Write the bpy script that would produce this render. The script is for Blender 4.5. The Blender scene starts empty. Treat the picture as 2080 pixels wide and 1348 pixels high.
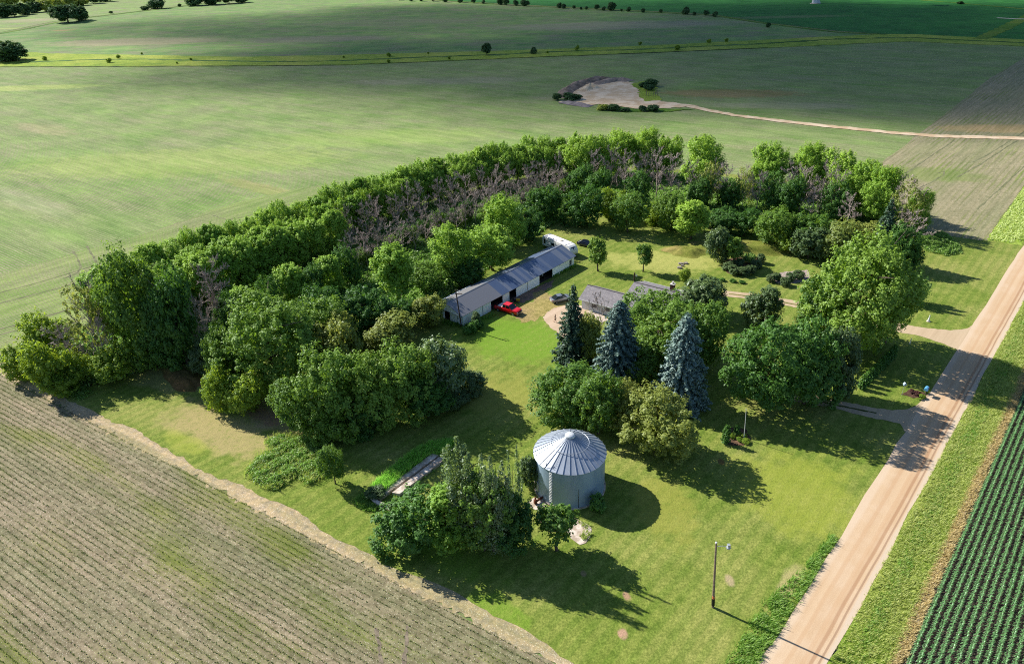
import bpy, bmesh, math, random
import numpy as np
from mathutils import Vector, Matrix
RAD=math.radians
S=bpy.context.scene
COL=S.collection
# ------------------------------------------------------------------ camera model
F=1450.; PITCH=RAD(29); ROLL=RAD(1.8); CAMH=68.; CX,CY=1040.,674.
cp,sp=math.cos(PITCH),math.sin(PITCH); cr,sr=math.cos(ROLL),math.sin(ROLL)
FW=np.array([0,cp,-sp]); R0=np.array([1.,0,0]); U0=np.array([0,sp,cp])
RT=cr*R0-sr*U0; UP=cr*U0+sr*R0; CAM=np.array([0,0,CAMH])
def G(px,py,z=0.):
    """ground point (height z) seen at a photo pixel"""
    d=FW+RT*((px-CX)/F)+UP*((CY-py)/F); t=(z-CAMH)/d[2]; return CAM+d*t
def Pj(p):
    d=np.asarray(p,float)-CAM; z=d@FW; return CX+F*(d@RT)/z, CY-F*(d@UP)/z, z
def hgt(bx,by,ty):
    g=G(bx,by); lo,hi=0,60
    for _ in range(40):
        m=(lo+hi)/2
        if Pj(g+[0,0,m])[1]>ty: lo=m
        else: hi=m
    return lo
def az(a): return np.array([math.sin(RAD(a)),math.cos(RAD(a)),0.])
ROAD_AZ=41.9; ER=az(ROAD_AZ); EX=az(ROAD_AZ+90)
# ------------------------------------------------------------------ objects
def link(o,parent=None):
    COL.objects.link(o)
    if parent is not None: o.parent=parent
    return o
def tag(o,label,cat,group=None):
    o['label']=label; o['category']=cat
    if group: o['group']=group
    return o
def empty(name,loc=(0,0,0),rz=0.):
    o=bpy.data.objects.new(name,None); o.empty_display_size=.5
    o.location=loc; o.rotation_euler=(0,0,rz); return link(o)
def thing(name,label,cat,loc=(0,0,0),rz=0.,group=None):
    return tag(empty(name,loc,rz),label,cat,group)
def mesh_np(name,V,FQ,mat,smooth=False):
    """mesh from numpy verts and a face array (n,k) or list of arrays"""
    me=bpy.data.meshes.new(name)
    V=np.asarray(V,dtype=np.float32)
    fl=[np.asarray(f,dtype=np.int32) for f in (FQ if isinstance(FQ,list) else [FQ])]
    fl=[f for f in fl if len(f)]
    loops=np.concatenate([f.ravel() for f in fl]); tot=np.concatenate([np.full(len(f),f.shape[1],np.int32) for f in fl])
    st=np.concatenate([[0],np.cumsum(tot)[:-1]]).astype(np.int32)
    me.vertices.add(len(V)); me.vertices.foreach_set('co',V.ravel())
    me.loops.add(len(loops)); me.loops.foreach_set('vertex_index',loops)
    me.polygons.add(len(tot)); me.polygons.foreach_set('loop_start',st); me.polygons.foreach_set('loop_total',tot)
    if smooth: me.polygons.foreach_set('use_smooth',np.ones(len(tot),bool))
    me.materials.append(mat); me.update(calc_edges=True); me.validate()
    return me
def mobj(name,me,parent=None,loc=None):
    o=bpy.data.objects.new(name,me)
    if loc is not None: o.location=loc
    return link(o,parent)
class MB:
    """collects boxes, tubes and prisms into one mesh"""
    def __init__(s): s.v=[]; s.f=[]
    def add(s,vs,fs):
        b=len(s.v); s.v+= [tuple(map(float,p)) for p in vs]; s.f+=[[i+b for i in f] for f in fs]; return s
    def box(s,x0,x1,y0,y1,z0,z1):
        return s.add([(x0,y0,z0),(x1,y0,z0),(x1,y1,z0),(x0,y1,z0),(x0,y0,z1),(x1,y0,z1),(x1,y1,z1),(x0,y1,z1)],
          [(3,2,1,0),(4,5,6,7),(0,1,5,4),(1,2,6,5),(2,3,7,6),(3,0,4,7)])
    def prism(s,poly,axis,a,b):
        """2-D outline extruded along an axis from a to b"""
        n=len(poly)
        def P(u,w,t): return {'x':(t,u,w),'y':(u,t,w),'z':(u,w,t)}[axis]
        vs=[P(u,w,a) for u,w in poly]+[P(u,w,b) for u,w in poly]
        fs=[list(range(n))[::-1],list(range(n,2*n))]+[(i,(i+1)%n,n+(i+1)%n,n+i) for i in range(n)]
        return s.add(vs,fs)
    def tube(s,pts,rad,n=6,cap=True):
        pts=[np.array(p,float) for p in pts]; rad=rad if hasattr(rad,'__len__') else [rad]*len(pts)
        b=len(s.v); prev=None
        for i,p in enumerate(pts):
            d=pts[min(i+1,len(pts)-1)]-pts[max(i-1,0)]; d=d/(np.linalg.norm(d)+1e-9)
            if prev is None:
                a=np.array([1.,0,0]) if abs(d[0])<.8 else np.array([0,1.,0])
                u=np.cross(d,a)
            else: u=prev-d*(prev@d)
            u/=np.linalg.norm(u)+1e-9; prev=u; w=np.cross(d,u)
            for k in range(n):
                t=2*math.pi*k/n; s.v.append(tuple(p+rad[i]*(math.cos(t)*u+math.sin(t)*w)))
        for i in range(len(pts)-1):
            for k in range(n):
                a=b+i*n+k; c=b+i*n+(k+1)%n; s.f.append([a,c,c+n,a+n])
        if cap:
            s.f.append([b+k for k in range(n)][::-1]); e=b+(len(pts)-1)*n; s.f.append([e+k for k in range(n)])
        return s
    def lathe(s,prof,n=24,c=(0,0,0)):
        b=len(s.v)
        for r,z in prof:
            for k in range(n):
                t=2*math.pi*k/n; s.v.append((c[0]+r*math.cos(t),c[1]+r*math.sin(t),c[2]+z))
        for i in range(len(prof)-1):
            for k in range(n):
                a=b+i*n+k; d=b+i*n+(k+1)%n; s.f.append([a,d,d+n,a+n])
        return s
    def mesh(s,name,mat,smooth=False,bevel=0.):
        me=bpy.data.meshes.new(name); me.from_pydata(s.v,[],s.f)
        bm=bmesh.new(); bm.from_mesh(me); bmesh.ops.recalc_face_normals(bm,faces=bm.faces)
        if bevel>0: bmesh.ops.bevel(bm,geom=[e for e in bm.edges if e.is_manifold and e.calc_face_angle(0)>.5],offset=bevel,segments=2,affect='EDGES',profile=.7)
        bm.to_mesh(me); bm.free(); me.materials.append(mat)
        if smooth:
            for p in me.polygons: p.use_smooth=True
        me.update(); return me
    def obj(s,name,mat,parent=None,smooth=False,bevel=0.): return mobj(name,s.mesh(name,mat,smooth,bevel),parent)
def shade_auto(o,ang=40):
    me=o.data
    for p in me.polygons: p.use_smooth=True
    bm=bmesh.new(); bm.from_mesh(me)
    for e in bm.edges: e.smooth = e.is_manifold and e.calc_face_angle(0)<RAD(ang)
    bm.to_mesh(me); bm.free(); return o
# ------------------------------------------------------------------ material DSL
def lin(r,g,b,k=1.):
    f=lambda c:(c/255/12.92 if c/255<=.04045 else ((c/255+.055)/1.055)**2.4)*k
    return (f(r),f(g),f(b),1)
class Mat:
    def __init__(s,name):
        s.m=bpy.data.materials.new(name); s.m.use_nodes=True; s.t=s.m.node_tree; s.t.nodes.clear()
        s.out=s.t.nodes.new('ShaderNodeOutputMaterial'); s._p=None
    def n(s,typ,ins=None,**at):
        nd=s.t.nodes.new(typ)
        for k,v in at.items(): setattr(nd,k,v)
        for k,v in (ins or {}).items(): s.put(nd.inputs[k],v)
        return nd
    def put(s,sock,v):
        if isinstance(v,bpy.types.NodeSocket): s.t.links.new(v,sock)
        else:
            if hasattr(sock.default_value,'__len__') and not hasattr(v,'__len__'): v=[v]*len(sock.default_value)
            sock.default_value=v if not hasattr(v,'__len__') else tuple(v)[:len(sock.default_value)]
    def pos(s):
        if s._p is None: s._p=s.n('ShaderNodeNewGeometry').outputs['Position']
        return s._p
    def obj(s): return s.n('ShaderNodeTexCoord').outputs['Object']
    def math(s,op,a,b=0.,c=0.,clamp=False): 
        nd=s.n('ShaderNodeMath',operation=op,use_clamp=clamp); s.put(nd.inputs[0],a); s.put(nd.inputs[1],b)
        if op in('MULTIPLY_ADD','WRAP','SMOOTH_MIN'): s.put(nd.inputs[2],c)
        return nd.outputs[0]
    def mul(s,a,b): return s.math('MULTIPLY',a,b)
    def plus(s,a,b): return s.math('ADD',a,b)
    def mix(s,f,a,b,blend='MIX'):
        nd=s.n('ShaderNodeMix',data_type='RGBA',blend_type=blend); s.put(nd.inputs[0],f); s.put(nd.inputs[6],a); s.put(nd.inputs[7],b); return nd.outputs[2]
    def step(s,x,a,b):
        nd=s.n('ShaderNodeMapRange',interpolation_type='SMOOTHSTEP'); s.put(nd.inputs[0],x); s.put(nd.inputs[1],a); s.put(nd.inputs[2],b); return nd.outputs[0]
    def noise(s,scale,vec=None,detail=3.,rough=.55,dist=0.):
        nd=s.n('ShaderNodeTexNoise'); s.put(nd.inputs['Vector'],vec if vec is not None else s.pos())
        s.put(nd.inputs['Scale'],scale); s.put(nd.inputs['Detail'],detail); s.put(nd.inputs['Roughness'],rough); s.put(nd.inputs['Distortion'],dist); return nd.outputs[0]
    def voro(s,scale,vec=None,feature='F1'):
        nd=s.n('ShaderNodeTexVoronoi',feature=feature); s.put(nd.inputs['Vector'],vec if vec is not None else s.pos()); s.put(nd.inputs['Scale'],scale); return nd
    def dot(s,d,vec=None):
        nd=s.n('ShaderNodeVectorMath',operation='DOT_PRODUCT'); s.put(nd.inputs[0],vec if vec is not None else s.pos()); s.put(nd.inputs[1],tuple(d)); return nd.outputs['Value']
    def scalev(s,v,vec=None):
        nd=s.n('ShaderNodeVectorMath',operation='MULTIPLY'); s.put(nd.inputs[0],vec if vec is not None else s.pos()); s.put(nd.inputs[1],v); return nd.outputs[0]
    def frame(s,a,sx,sy):
        """position in a frame turned to azimuth a: x along, y across, scaled"""
        nd=s.n('ShaderNodeCombineXYZ'); s.put(nd.inputs[0],s.mul(s.dot(az(a)),sx)); s.put(nd.inputs[1],s.mul(s.dot(az(a+90)),sy)); return nd.outputs[0]
    def blob(s,c,rx,ry,a=0.,ns=.25,amt=.5):
        """soft patch (0..1) round a ground point with a ragged outline"""
        c=np.array([c[0],c[1],0]); u=az(a); v=az(a+90)
        x=s.mul(s.plus(s.dot(u),-float(c@u)),1/rx); y=s.mul(s.plus(s.dot(v),-float(c@v)),1/ry)
        r=s.math('SQRT',s.plus(s.mul(x,x),s.mul(y,y)))
        r=s.plus(r,s.mul(s.plus(s.noise(ns,detail=4.),-.5),amt*2))
        return s.step(r,1.1,.55)
    def bump(s,h,strength=.5,dist=.1):
        nd=s.n('ShaderNodeBump'); s.put(nd.inputs['Strength'],strength); s.put(nd.inputs['Distance'],dist); s.put(nd.inputs['Height'],h); return nd.outputs[0]
    def princ(s,col,rough=.8,nrm=None,spec=.3,metal=0.,**kw):
        nd=s.n('ShaderNodeBsdfPrincipled'); s.put(nd.inputs['Base Color'],col); s.put(nd.inputs['Roughness'],rough)
        s.put(nd.inputs['Specular IOR Level'],spec); s.put(nd.inputs['Metallic'],metal)
        for k,v in kw.items(): s.put(nd.inputs[k],v)
        if nrm is not None: s.put(nd.inputs['Normal'],nrm)
        return s.end(nd.outputs[0])
    def end(s,sh): s.t.links.new(sh,s.out.inputs['Surface']); return s.m
    def rnd_obj(s): return s.n('ShaderNodeObjectInfo').outputs['Random']
    def rnd_isl(s): return s.n('ShaderNodeNewGeometry').outputs['Random Per Island']
def leaf_mat(name,c0,c1,ct,tr=.35,gl=.06,rough=.5):
    m=Mat(name)
    f=m.plus(m.mul(m.rnd_isl(),.42),m.mul(m.rnd_obj(),.58))
    col=m.mix(f,c0,c1)
    d=m.n('ShaderNodeBsdfDiffuse',{'Color':col}).outputs[0]
    t=m.n('ShaderNodeBsdfTranslucent',{'Color':m.mix(m.rnd_isl(),ct,tuple(x*.75 for x in ct[:3])+(1,))}).outputs[0]
    g=m.n('ShaderNodeBsdfGlossy',{'Color':(.8,.85,.9,1),'Roughness':rough}).outputs[0]
    a=m.n('ShaderNodeMixShader',{0:tr,1:d,2:t}).outputs[0]
    return m.end(m.n('ShaderNodeMixShader',{0:gl,1:a,2:g}).outputs[0])
def plain(name,col,rough=.6,spec=.3,metal=0.,ns=6.,amt=.15,bmp=0.):
    """painted or solid material with slight uneven wear"""
    m=Mat(name); o=m.obj()
    n=m.noise(ns,o,4.)
    dark=tuple(c*(1-amt*2) for c in col[:3])+(1,)
    c=m.mix(m.step(n,.35,.7),dark,col)
    return m.princ(c,rough,m.bump(n,bmp,.02) if bmp else None,spec,metal)
# ------------------------------------------------------------------ ground sheets
RNG=np.random.default_rng(7)
def px(*pts): return [G(*p)[:2] for p in pts]
def rag(pts,seg=1.2,amp=.25,rng=None):
    rng=rng or RNG; out=[]; pts=[np.array(p[:2]) for p in pts]; n=len(pts)
    for i in range(n):
        a,b=pts[i],pts[(i+1)%n]; L=np.linalg.norm(b-a); k=max(1,min(240,int(L/seg))); nr=np.array([-(b-a)[1],(b-a)[0]])/(L+1e-9)
        for j in range(k): out.append(a+(b-a)*j/k+nr*rng.normal(0,amp)*(1 if k>1 else 0))
    return out
def sheet(name,pts,z,mat,seg=1.2,amp=.2,label=None):
    bm=bmesh.new(); vs=[bm.verts.new((p[0],p[1],z)) for p in (rag(pts,seg,amp) if amp>0 else pts)]
    f=bm.faces.new(vs); f.normal_update()
    if f.normal.z<0: f.normal_flip()
    bmesh.ops.triangulate(bm,faces=[f]); me=bpy.data.meshes.new(name); bm.to_mesh(me); bm.free(); me.materials.append(mat)
    o=mobj(name,me); o['kind']='structure'
    if label: o['label']=label
    return o
K=.80
def field_mat(name,soil,soil2,pl,pl2,rowaz,pitch,cover,flecks=.3,rows=1.,patch=(),fleckcol=lin(215,206,190,K),bmp=.4,streak=.7):
    m=Mat(name); P=m.pos()
    big=m.noise(.035,P,3.); mid=m.noise(.18,m.frame(rowaz,.25,1.),3.); fine=m.noise(7.,P,3.,.7)
    v=m.mul(m.dot(az(rowaz+90)),1/pitch); v=m.plus(v,m.mul(m.noise(.15,P,2.),.5))
    tri=m.mul(m.math('PINGPONG',v,.5),2.)                       # 0 on the row, 1 between rows
    cov=m.plus(m.plus(cover,m.mul(m.plus(big,-.5),.55)),m.mul(m.plus(mid,-.5),.7))
    rowm=m.plus(m.mul(m.plus(1.,m.mul(tri,-1.)),rows*.55),m.mul(fine,.75))
    pm=m.step(rowm,m.plus(1.02,m.mul(cov,-.9)),m.plus(1.22,m.mul(cov,-.9)))
    sc=m.mix(m.step(m.noise(.9,P,4.,.7),.35,.7),soil,soil2)
    sc=m.mix(m.step(m.plus(fine,0),.35,.75),m.mix(1.,sc,(.72,.7,.68,1),'MULTIPLY'),sc)
    if flecks>0:
        vo=m.voro(5.5,m.frame(rowaz,.8,1.))
        fl=m.mul(m.step(vo.outputs['Distance'],.26,.12),m.step(m.plus(m.noise(.35,P,3.),m.mul(tri,.25)),.62-flecks*.35,.75-flecks*.2))
        sc=m.mix(fl,sc,fleckcol)
    pc=m.mix(m.step(m.plus(m.noise(.06,P,4.),m.mul(m.plus(fine,-.5),.5)),.35,.68),pl,pl2)
    col=m.mix(pm,sc,pc)
    for c,rx,ry,a,cc,am in patch:
        col=m.mix(m.mul(m.blob(c,rx,ry,a),am),col,cc)
    st=m.noise(1.,m.frame(rowaz,.035,1.1),4.,.65); st2=m.noise(1.,m.frame(rowaz,.012,.16),3.,.6); gr=m.noise(1.6,P,3.,.75); st3=m.noise(1.,m.frame(rowaz,.09,.5),3.,.7); col=m.mix(m.mul(m.step(st3,.36,.66),streak),m.mix(1.,col,(1.1,1.08,1.08,1),'MULTIPLY'),m.mix(1.,col,(.80,.84,.78,1),'MULTIPLY'))
    col=m.mix(m.mul(m.step(st,.38,.66),streak),col,m.mix(1.,col,(.74,.78,.72,1),'MULTIPLY')); col=m.mix(m.mul(m.step(st2,.42,.66),streak),col,m.mix(1.,col,(.80,.90,.78,1),'MULTIPLY'))
    col=m.mix(m.mul(m.step(gr,.35,.68),streak),m.mix(1.,col,(1.16,1.13,1.12,1),'MULTIPLY'),m.mix(1.,col,(.78,.8,.76,1),'MULTIPLY'))
    h=m.plus(m.mul(pm,.6),fine)
    return m.princ(col,.95,m.bump(h,bmp,.08),.1)
# rows of the near field run beside the yard
NEAR_AZ=122.96
a=G(0,330); b=G(313,431); LEFT_AZ=math.degrees(math.atan2((b-a)[0],(b-a)[1]))
near=field_mat('seedling_field',lin(172,160,136,K),lin(138,126,106,K),lin(136,140,76,K),lin(108,118,54,K),NEAR_AZ,.762,.70,1.1,.12,bmp=.12,streak=.85)
left=field_mat('bean_field',lin(168,164,134,K),lin(142,144,110,K),lin(136,164,90,K),lin(106,140,66,K),LEFT_AZ,.762,.56,.45,1.,
   patch=[(G(90,262),26,7,NEAR_AZ,lin(172,158,128,K),.45),(G(900,165),60,12,95,lin(165,158,135,K),.5),(G(1480,190),38,12,100,lin(160,125,85,K),.55),
          (G(1600,215),40,8,100,lin(165,160,135,K),.5),(G(60,410),30,5,LEFT_AZ,lin(175,172,145,K),.3),(G(540,385),30,4,LEFT_AZ,lin(170,160,110,K),.5),
          (G(20,180),60,10,90,lin(190,200,110,K),.4),(G(350,330),70,22,90,lin(168,184,100,K),.4),(G(760,280),60,16,90,lin(165,188,98,K),.3)])
plow=field_mat('planted_field',lin(172,164,134,K),lin(150,146,116,K),lin(140,148,90,K),lin(116,130,70,K),ROAD_AZ,1.52,.42,.35,.7,
   patch=[(G(1900,355),16,9,100,lin(120,138,72,K),.6),(G(2050,262),30,8,100,lin(190,160,115,K),.6),(G(1960,300),40,8,95,lin(165,158,125,K),.4)])
mid=field_mat('far_bean_field',lin(160,158,130,K),lin(134,140,108,K),lin(132,160,92,K),lin(100,140,76,K),97,1.5,.8,.0,.25,
   patch=[(G(280,85),90,30,95,lin(172,158,132,K),.7),(G(640,80),70,25,95,lin(150,140,125,K),.6),(G(820,45),110,40,95,lin(150,146,118,K),.4),(G(1250,52),120,35,95,lin(156,146,132,K),.6),(G(130,62),14,6,95,lin(176,140,100,K),.6)],bmp=.2)
farl=field_mat('far_pasture',lin(160,160,130,K),lin(140,145,112,K),lin(140,165,95,K),lin(120,150,80,K),100,1.5,.8,.0,.2,patch=[(G(60,42),40,25,95,lin(165,155,130,K),.6),(G(40,58),40,8,95,lin(185,185,120,K),.5)],bmp=.2)
topr=field_mat('far_corn_field',lin(110,120,80,K),lin(90,112,70,K),lin(52,118,52,K),lin(38,98,44,K),60,1.5,1.15,.0,.25,patch=[(G(1600,35),60,12,95,lin(120,130,95,K),.5)],bmp=.3)
base=sheet('ground',[(-2500,-300),(2500,-300),(2500,3200),(-2500,3200)],-.02,field_mat('open_ground',lin(150,150,115,K),lin(132,136,100,K),lin(120,150,80,K),lin(100,135,66,K),97,1.5,.7,0,.2),amp=0)
# lines on the ground
B0,B1=G(0,751)[:2],G(1150,1348)[:2]; bd=(B1-B0)/np.linalg.norm(B1-B0); bn=np.array([-bd[1],bd[0]])   # bn points into the yard
if bn[1]<0: bn=-bn
RL=G(1560,1321)[:2]; RR=G(1686,1346)[:2]; er=ER[:2]; ex=EX[:2]
RL=RL-er*(er@RL); RR=RR-er*(er@RR); RWID=(RR-RL)@ex
def road(s,t): return RL+er*s+ex*t                    # s metres along the road, t metres right of its left edge
def rdst(p): p=np.asarray(p)[:2]; return p@er, (p-RL)@ex
s_end=lambda p: rdst(p)[0]
# crossing of the yard edge and the road's left edge
A=np.array([bd,-er]).T; tt=np.linalg.solve(A,RL-B0); XC=B0+bd*tt[0]
WIND=px((60,745),(20,715),(60,690),(150,672),(300,600),(480,540),(600,496),(750,442),(900,393),(1050,358),(1180,338),(1300,338),(1420,347),(1560,362),(1650,372),(1760,392),(1838,425),(1868,468),(1990,489))
sheet('left_field',[B0-bd*600,B0-bd*1.5]+WIND[1:]+px((2030,494),(2085,420))+[road(900,-4)]+px((4000,60),(2080,94),(1850,84),(1750,88),(1560,97),(1300,108),(1040,118),(900,124),(700,132),(500,134),(250,135),(0,136),(-900,140)),.02,left,6,.2)
sheet('planted_field',px((1842,426),(1872,470),(1990,489),(2004,487),(2080,378))+[road(400,-9)]+px((2600,130),(2300,120),(2080,118),(2010,160),(1955,205),(1890,255),(1850,285),(1790,330),(1800,390)),.06,plow,5,.2)
sheet('near_field',[B0-bd*160-bn*1,B0-bn*.6,B1-bn*.6,XC+bd*0-bn*.8,road(-150,-3),B0-bd*160-bn*140],.02,near,2,.18)
sheet('middle_field',px((-900,112),(0,104),(100,110),(250,113),(500,117),(700,113),(900,108),(1040,104),(1300,95),(1560,82),(1700,75),(1790,72),(1690,66),(1560,50),(1450,33),(1250,22),(1040,12),(820,-1),(560,-6),(430,6),(300,23),(180,37),(110,47),(0,70),(-500,110)),.04,mid,20,.6)
sheet('far_field',px((-900,108),(-500,108),(0,66),(110,44),(180,35),(300,21),(430,4),(560,-8),(-200,-50),(-1500,20)),.08,farl,20,.6)
sheet('far_corn',px((820,-4),(1040,9),(1250,19),(1450,30),(1560,47),(1700,63),(1800,70),(1850,70),(2080,81),(3600,60),(3000,-80),(900,-60)),.10,topr,20,.6)
_a=G(300,598);_b=G(620,488); HEAD_AZ=math.degrees(math.atan2((_b-_a)[0],(_b-_a)[1]))
head=field_mat('headland_field',lin(168,164,132,K),lin(146,146,112,K),lin(142,164,88,K),lin(112,142,66,K),HEAD_AZ,.762,.62,.4,.8)
sheet('headland',px((-300,630),(0,557),(150,515),(310,470),(414,433),(480,412),(600,385),(640,378),(700,372),(750,440),(600,494),(480,538),(300,598),(150,670),(60,688),(15,716),(-40,735),(-300,780)),.045,head,3,.25)
# grassy waterway and field edges
def grass_mat(name,c0,c1,c2,s=.25,stripe=None,patch=(),bmp=.6,fine=5.):
    m=Mat(name); P=m.pos(); f=m.noise(fine,P,4.,.7); n=m.noise(s,P,4.,.6); w=m.noise(s*.22,P,3.)
    col=m.mix(m.step(n,.3,.7),c0,c1); col=m.mix(m.mul(m.step(w,.42,.7),.8),col,c2)
    g2=m.noise(fine*.33,P,3.,.7); col=m.mix(m.step(g2,.3,.7),m.mix(1.,col,(.74,.78,.68,1),'MULTIPLY'),m.mix(1.,col,(1.1,1.08,1.06,1),'MULTIPLY'))
    col=m.mix(m.step(f,.3,.72),m.mix(1.,col,(.58,.64,.5,1),'MULTIPLY'),m.mix(1.,col,(1.12,1.1,1.05,1),'MULTIPLY'))
    if stripe:
        a,pitch,am=stripe
        v=m.math('PINGPONG',m.plus(m.mul(m.dot(az(a+90)),1/pitch),m.mul(m.noise(.08,P,2.),.7)),.5)
        col=m.mix(m.mul(m.step(v,.18,.34),am),col,m.mix(1.,col,(.78,.88,.74,1),'MULTIPLY'))
    for c,rx,ry,aa,cc,am in patch: col=m.mix(m.mul(m.mul(m.blob(c,rx,ry,aa,.3,.8),am),m.step(m.noise(1.4,P,4.,.75),.22,.52)),col,cc)
    return m.princ(col,.95,m.bump(m.plus(f,m.mul(n,.7)),bmp,.12),.1)
ww=grass_mat('waterway_grass',lin(168,184,74,K),lin(132,160,58,K),lin(188,192,92,K),.12,None,[],.8,1.2)
sheet('grass_waterway',px((-900,144),(0,137),(250,136),(500,135),(700,133),(900,125),(1040,119),(1300,109),(1560,98),(1750,89),(1850,85),(2080,95),(4000,62),(4000,50),(2080,81),(1850,70),(1800,70),(1700,74),(1560,81),(1300,94),(1040,103),(900,107),(700,112),(500,116),(250,112),(100,109),(0,103),(-900,110)),.14,ww,4,.5)
def strip(name,pts,w,z,mat,amp=.3,seg=4):
    P=[G(*p)[:2] for p in pts]; l=[];r=[]
    for i,p in enumerate(P):
        d=P[min(i+1,len(P)-1)]-P[max(i-1,0)]; d=d/np.linalg.norm(d); nn=np.array([-d[1],d[0]]); ww_=w[i] if hasattr(w,'__len__') else w
        l.append(p+nn*ww_/2); r.append(p-nn*ww_/2)
    return sheet(name,l+r[::-1],z,mat,seg,amp)
edgeg=grass_mat('field_edge_grass',lin(96,138,42,K),lin(78,120,40,K),lin(130,150,60,K),.15,None,[],.8,1.2)
strip('fence_row_grass',[(-80,78),(0,69),(60,58),(110,47),(180,36),(300,22),(420,7),(520,-1)],5,.16,edgeg,.5)
strip('fence_row_grass',[(800,-5),(1040,11),(1250,21),(1450,32),(1560,49),(1700,66),(1800,71)],5,.16,edgeg,.5)
strip('fence_row_grass',[(1990,80),(2040,58),(2100,28),(2300,-20)],9,.18,edgeg,.5)
palel=plain('pale_track',lin(200,195,175,K),.9,.1,0,.3,.12)
strip('field_track',[(1860,0),(1960,8),(2090,20),(2300,38)],4,.2,edgeg,.3)
strip('field_track',[(2025,37),(2060,39),(2090,40),(2200,44)],5,.2,palel,.3)
trk=plain('track_soil',lin(132,134,100,K),.95,.1,0,.5,.2,.3)
for pts in ([(0,595),(60,579),(110,565),(161,549),(202,537),(260,520),(323,501),(380,484),(440,466)],[(0,616),(60,601),(120,585),(176,567),(193,554),(199,542),(190,522),(176,500)],[(149,511),(158,526),(164,542),(158,553),(130,566)],[(0,668),(40,659),(80,648),(120,635),(156,622)],[(0,680),(35,671),(63,660)],[(430,437),(462,447),(500,440),(560,423),(640,405)]): strip('wheel_track',pts,.45,.062,trk,.1,1.5)
for pts in ([(1975,330),(2000,318),(2030,300),(2080,268)],[(1945,360),(1990,335),(2040,302),(2080,278)],[(1800,380),(1850,345),(1890,318),(1940,285)],[(1985,425),(2030,385),(2080,338)],[(1905,352),(1918,348),(1917,356),(1890,372),(1860,385)]): strip('wheel_track',pts,.45,.075,trk,.1,2)
for pts in ([(764,1275),(767,1300),(772,1330),(775,1360)],[(828,1270),(826,1300),(822,1330),(820,1360)]): strip('wheel_track',pts,.4,.035,plain('pressed_soil',lin(146,134,116,K),.95,.1,0,2.,.2,.3),.12,.4)
# drainage line in the waterway
strip('ditch',[(40,128),(180,122),(300,121),(420,124),(560,126),(700,124),(860,117),(1000,112),(1120,106),(1300,101),(1560,89),(1700,80),(1850,77),(2080,88)],4,.17,grass_mat('ditch_grass',lin(72,112,44,K),lin(56,96,42,K),lin(120,150,90,K),.1,None,[],.9,1.),.8)
strip('ditch',[(0,136.5),(250,135.5),(500,134.5),(700,132.5),(900,124.5),(1040,118.5),(1300,108.5),(1560,97.5)],1.6,.19,plain('ditch_edge',lin(60,80,40,K),.95,.1,0,.5,.15),.4)
# ------------------------------------------------------------------ the yard
dry=lin(176,158,112,K); dry2=lin(165,140,112,K); lush=lin(112,150,42,K)
lawnm=grass_mat('lawn_grass',lin(150,160,82,K),lin(126,144,64,K),lin(172,170,104,K),.30,(ROAD_AZ,1.9,.85),
  [(G(450,870),13,6,NEAR_AZ,dry,.75),(G(560,850),8,3.5,NEAR_AZ,dry2,.6),(G(330,770),9,4,NEAR_AZ,dry,.4),(G(480,830),5,3,NEAR_AZ,lin(150,158,80,K),.7),(G(380,900),6,2,NEAR_AZ,lin(158,166,70,K),.6),(G(1060,690),14,9,NEAR_AZ,lush,.8),(G(1010,800),8,8,0,lin(150,150,72,K),.6),
   (G(900,1120),10,3,NEAR_AZ,lush,.5),(G(1010,1240),5,2,NEAR_AZ,lush,.6),(G(1350,530),16,7,100,lin(184,182,104,K),.6),(G(1265,1288),.8,.6,0,lin(190,150,128,K),.9),(G(1272,1210),.9,.6,0,lin(180,140,118,K),.8),
   (G(1185,1165),.7,.5,0,lin(170,140,110,K),.7),(G(1483,1180),1.1,.7,0,lin(180,160,128,K),.8),(G(1465,938),.7,.5,0,lin(120,82,60,K),.8),(G(1620,1000),10,9,0,lin(150,160,60,K),.6),(G(1600,1190),4,1.2,ROAD_AZ,lin(182,168,120,K),.7),
   (G(1350,1030),7,5,0,lin(152,152,70,K),.6),(G(350,745),7,1.3,NEAR_AZ,lin(150,112,82,K),.7),(G(540,845),5,2,NEAR_AZ,lin(150,118,92,K),.8)],.7,4.)
yard=[B0-bd*1.0]+[B0+bd*((B1-B0)@bd)*1.0, XC]
lawn_pts=[B0+bd*((B1-B0)@bd)*t+bn*(1.15+.45*math.sin(t*23)+.25*math.sin(t*61)+(.9*(1-t/.3) if t<.3 else 0)) for t in np.linspace(0,1,60)]+[XC+bn*1.2+ex*.5]
lawn_pts+= [road(s_end(XC)+1,.7),road(s_end(G(2080,494)[:2])+3,.7)]+px((1990,489),(1868,468),(1838,425),(1760,392),(1650,372),(1560,362),(1420,347),(1300,338),(1180,338),(1050,358),(900,393),(750,442),(600,496),(480,540),(300,600),(150,672),(60,700),(40,725),(60,745))
sheet('lawn',lawn_pts,.05,lawnm,1.0,.14)
strawm=field_mat('straw_strip',lin(208,186,148,K),lin(180,166,144,K),lin(164,160,100,K),lin(134,140,76,K),NEAR_AZ,.762,.42,1.2,.2,fleckcol=lin(236,226,210,K),bmp=.5,streak=.8)
sheet('straw_strip',[B0-bd*3-bn*.9,B1-bn*.9,XC-bn*.8,XC+bn*2.0,B1+bn*2.2,B0+bd*20+bn*2.6,B0+bn*3.0,B0-bd*3+bn*3.5],.035,strawm,.45,.34)
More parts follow.
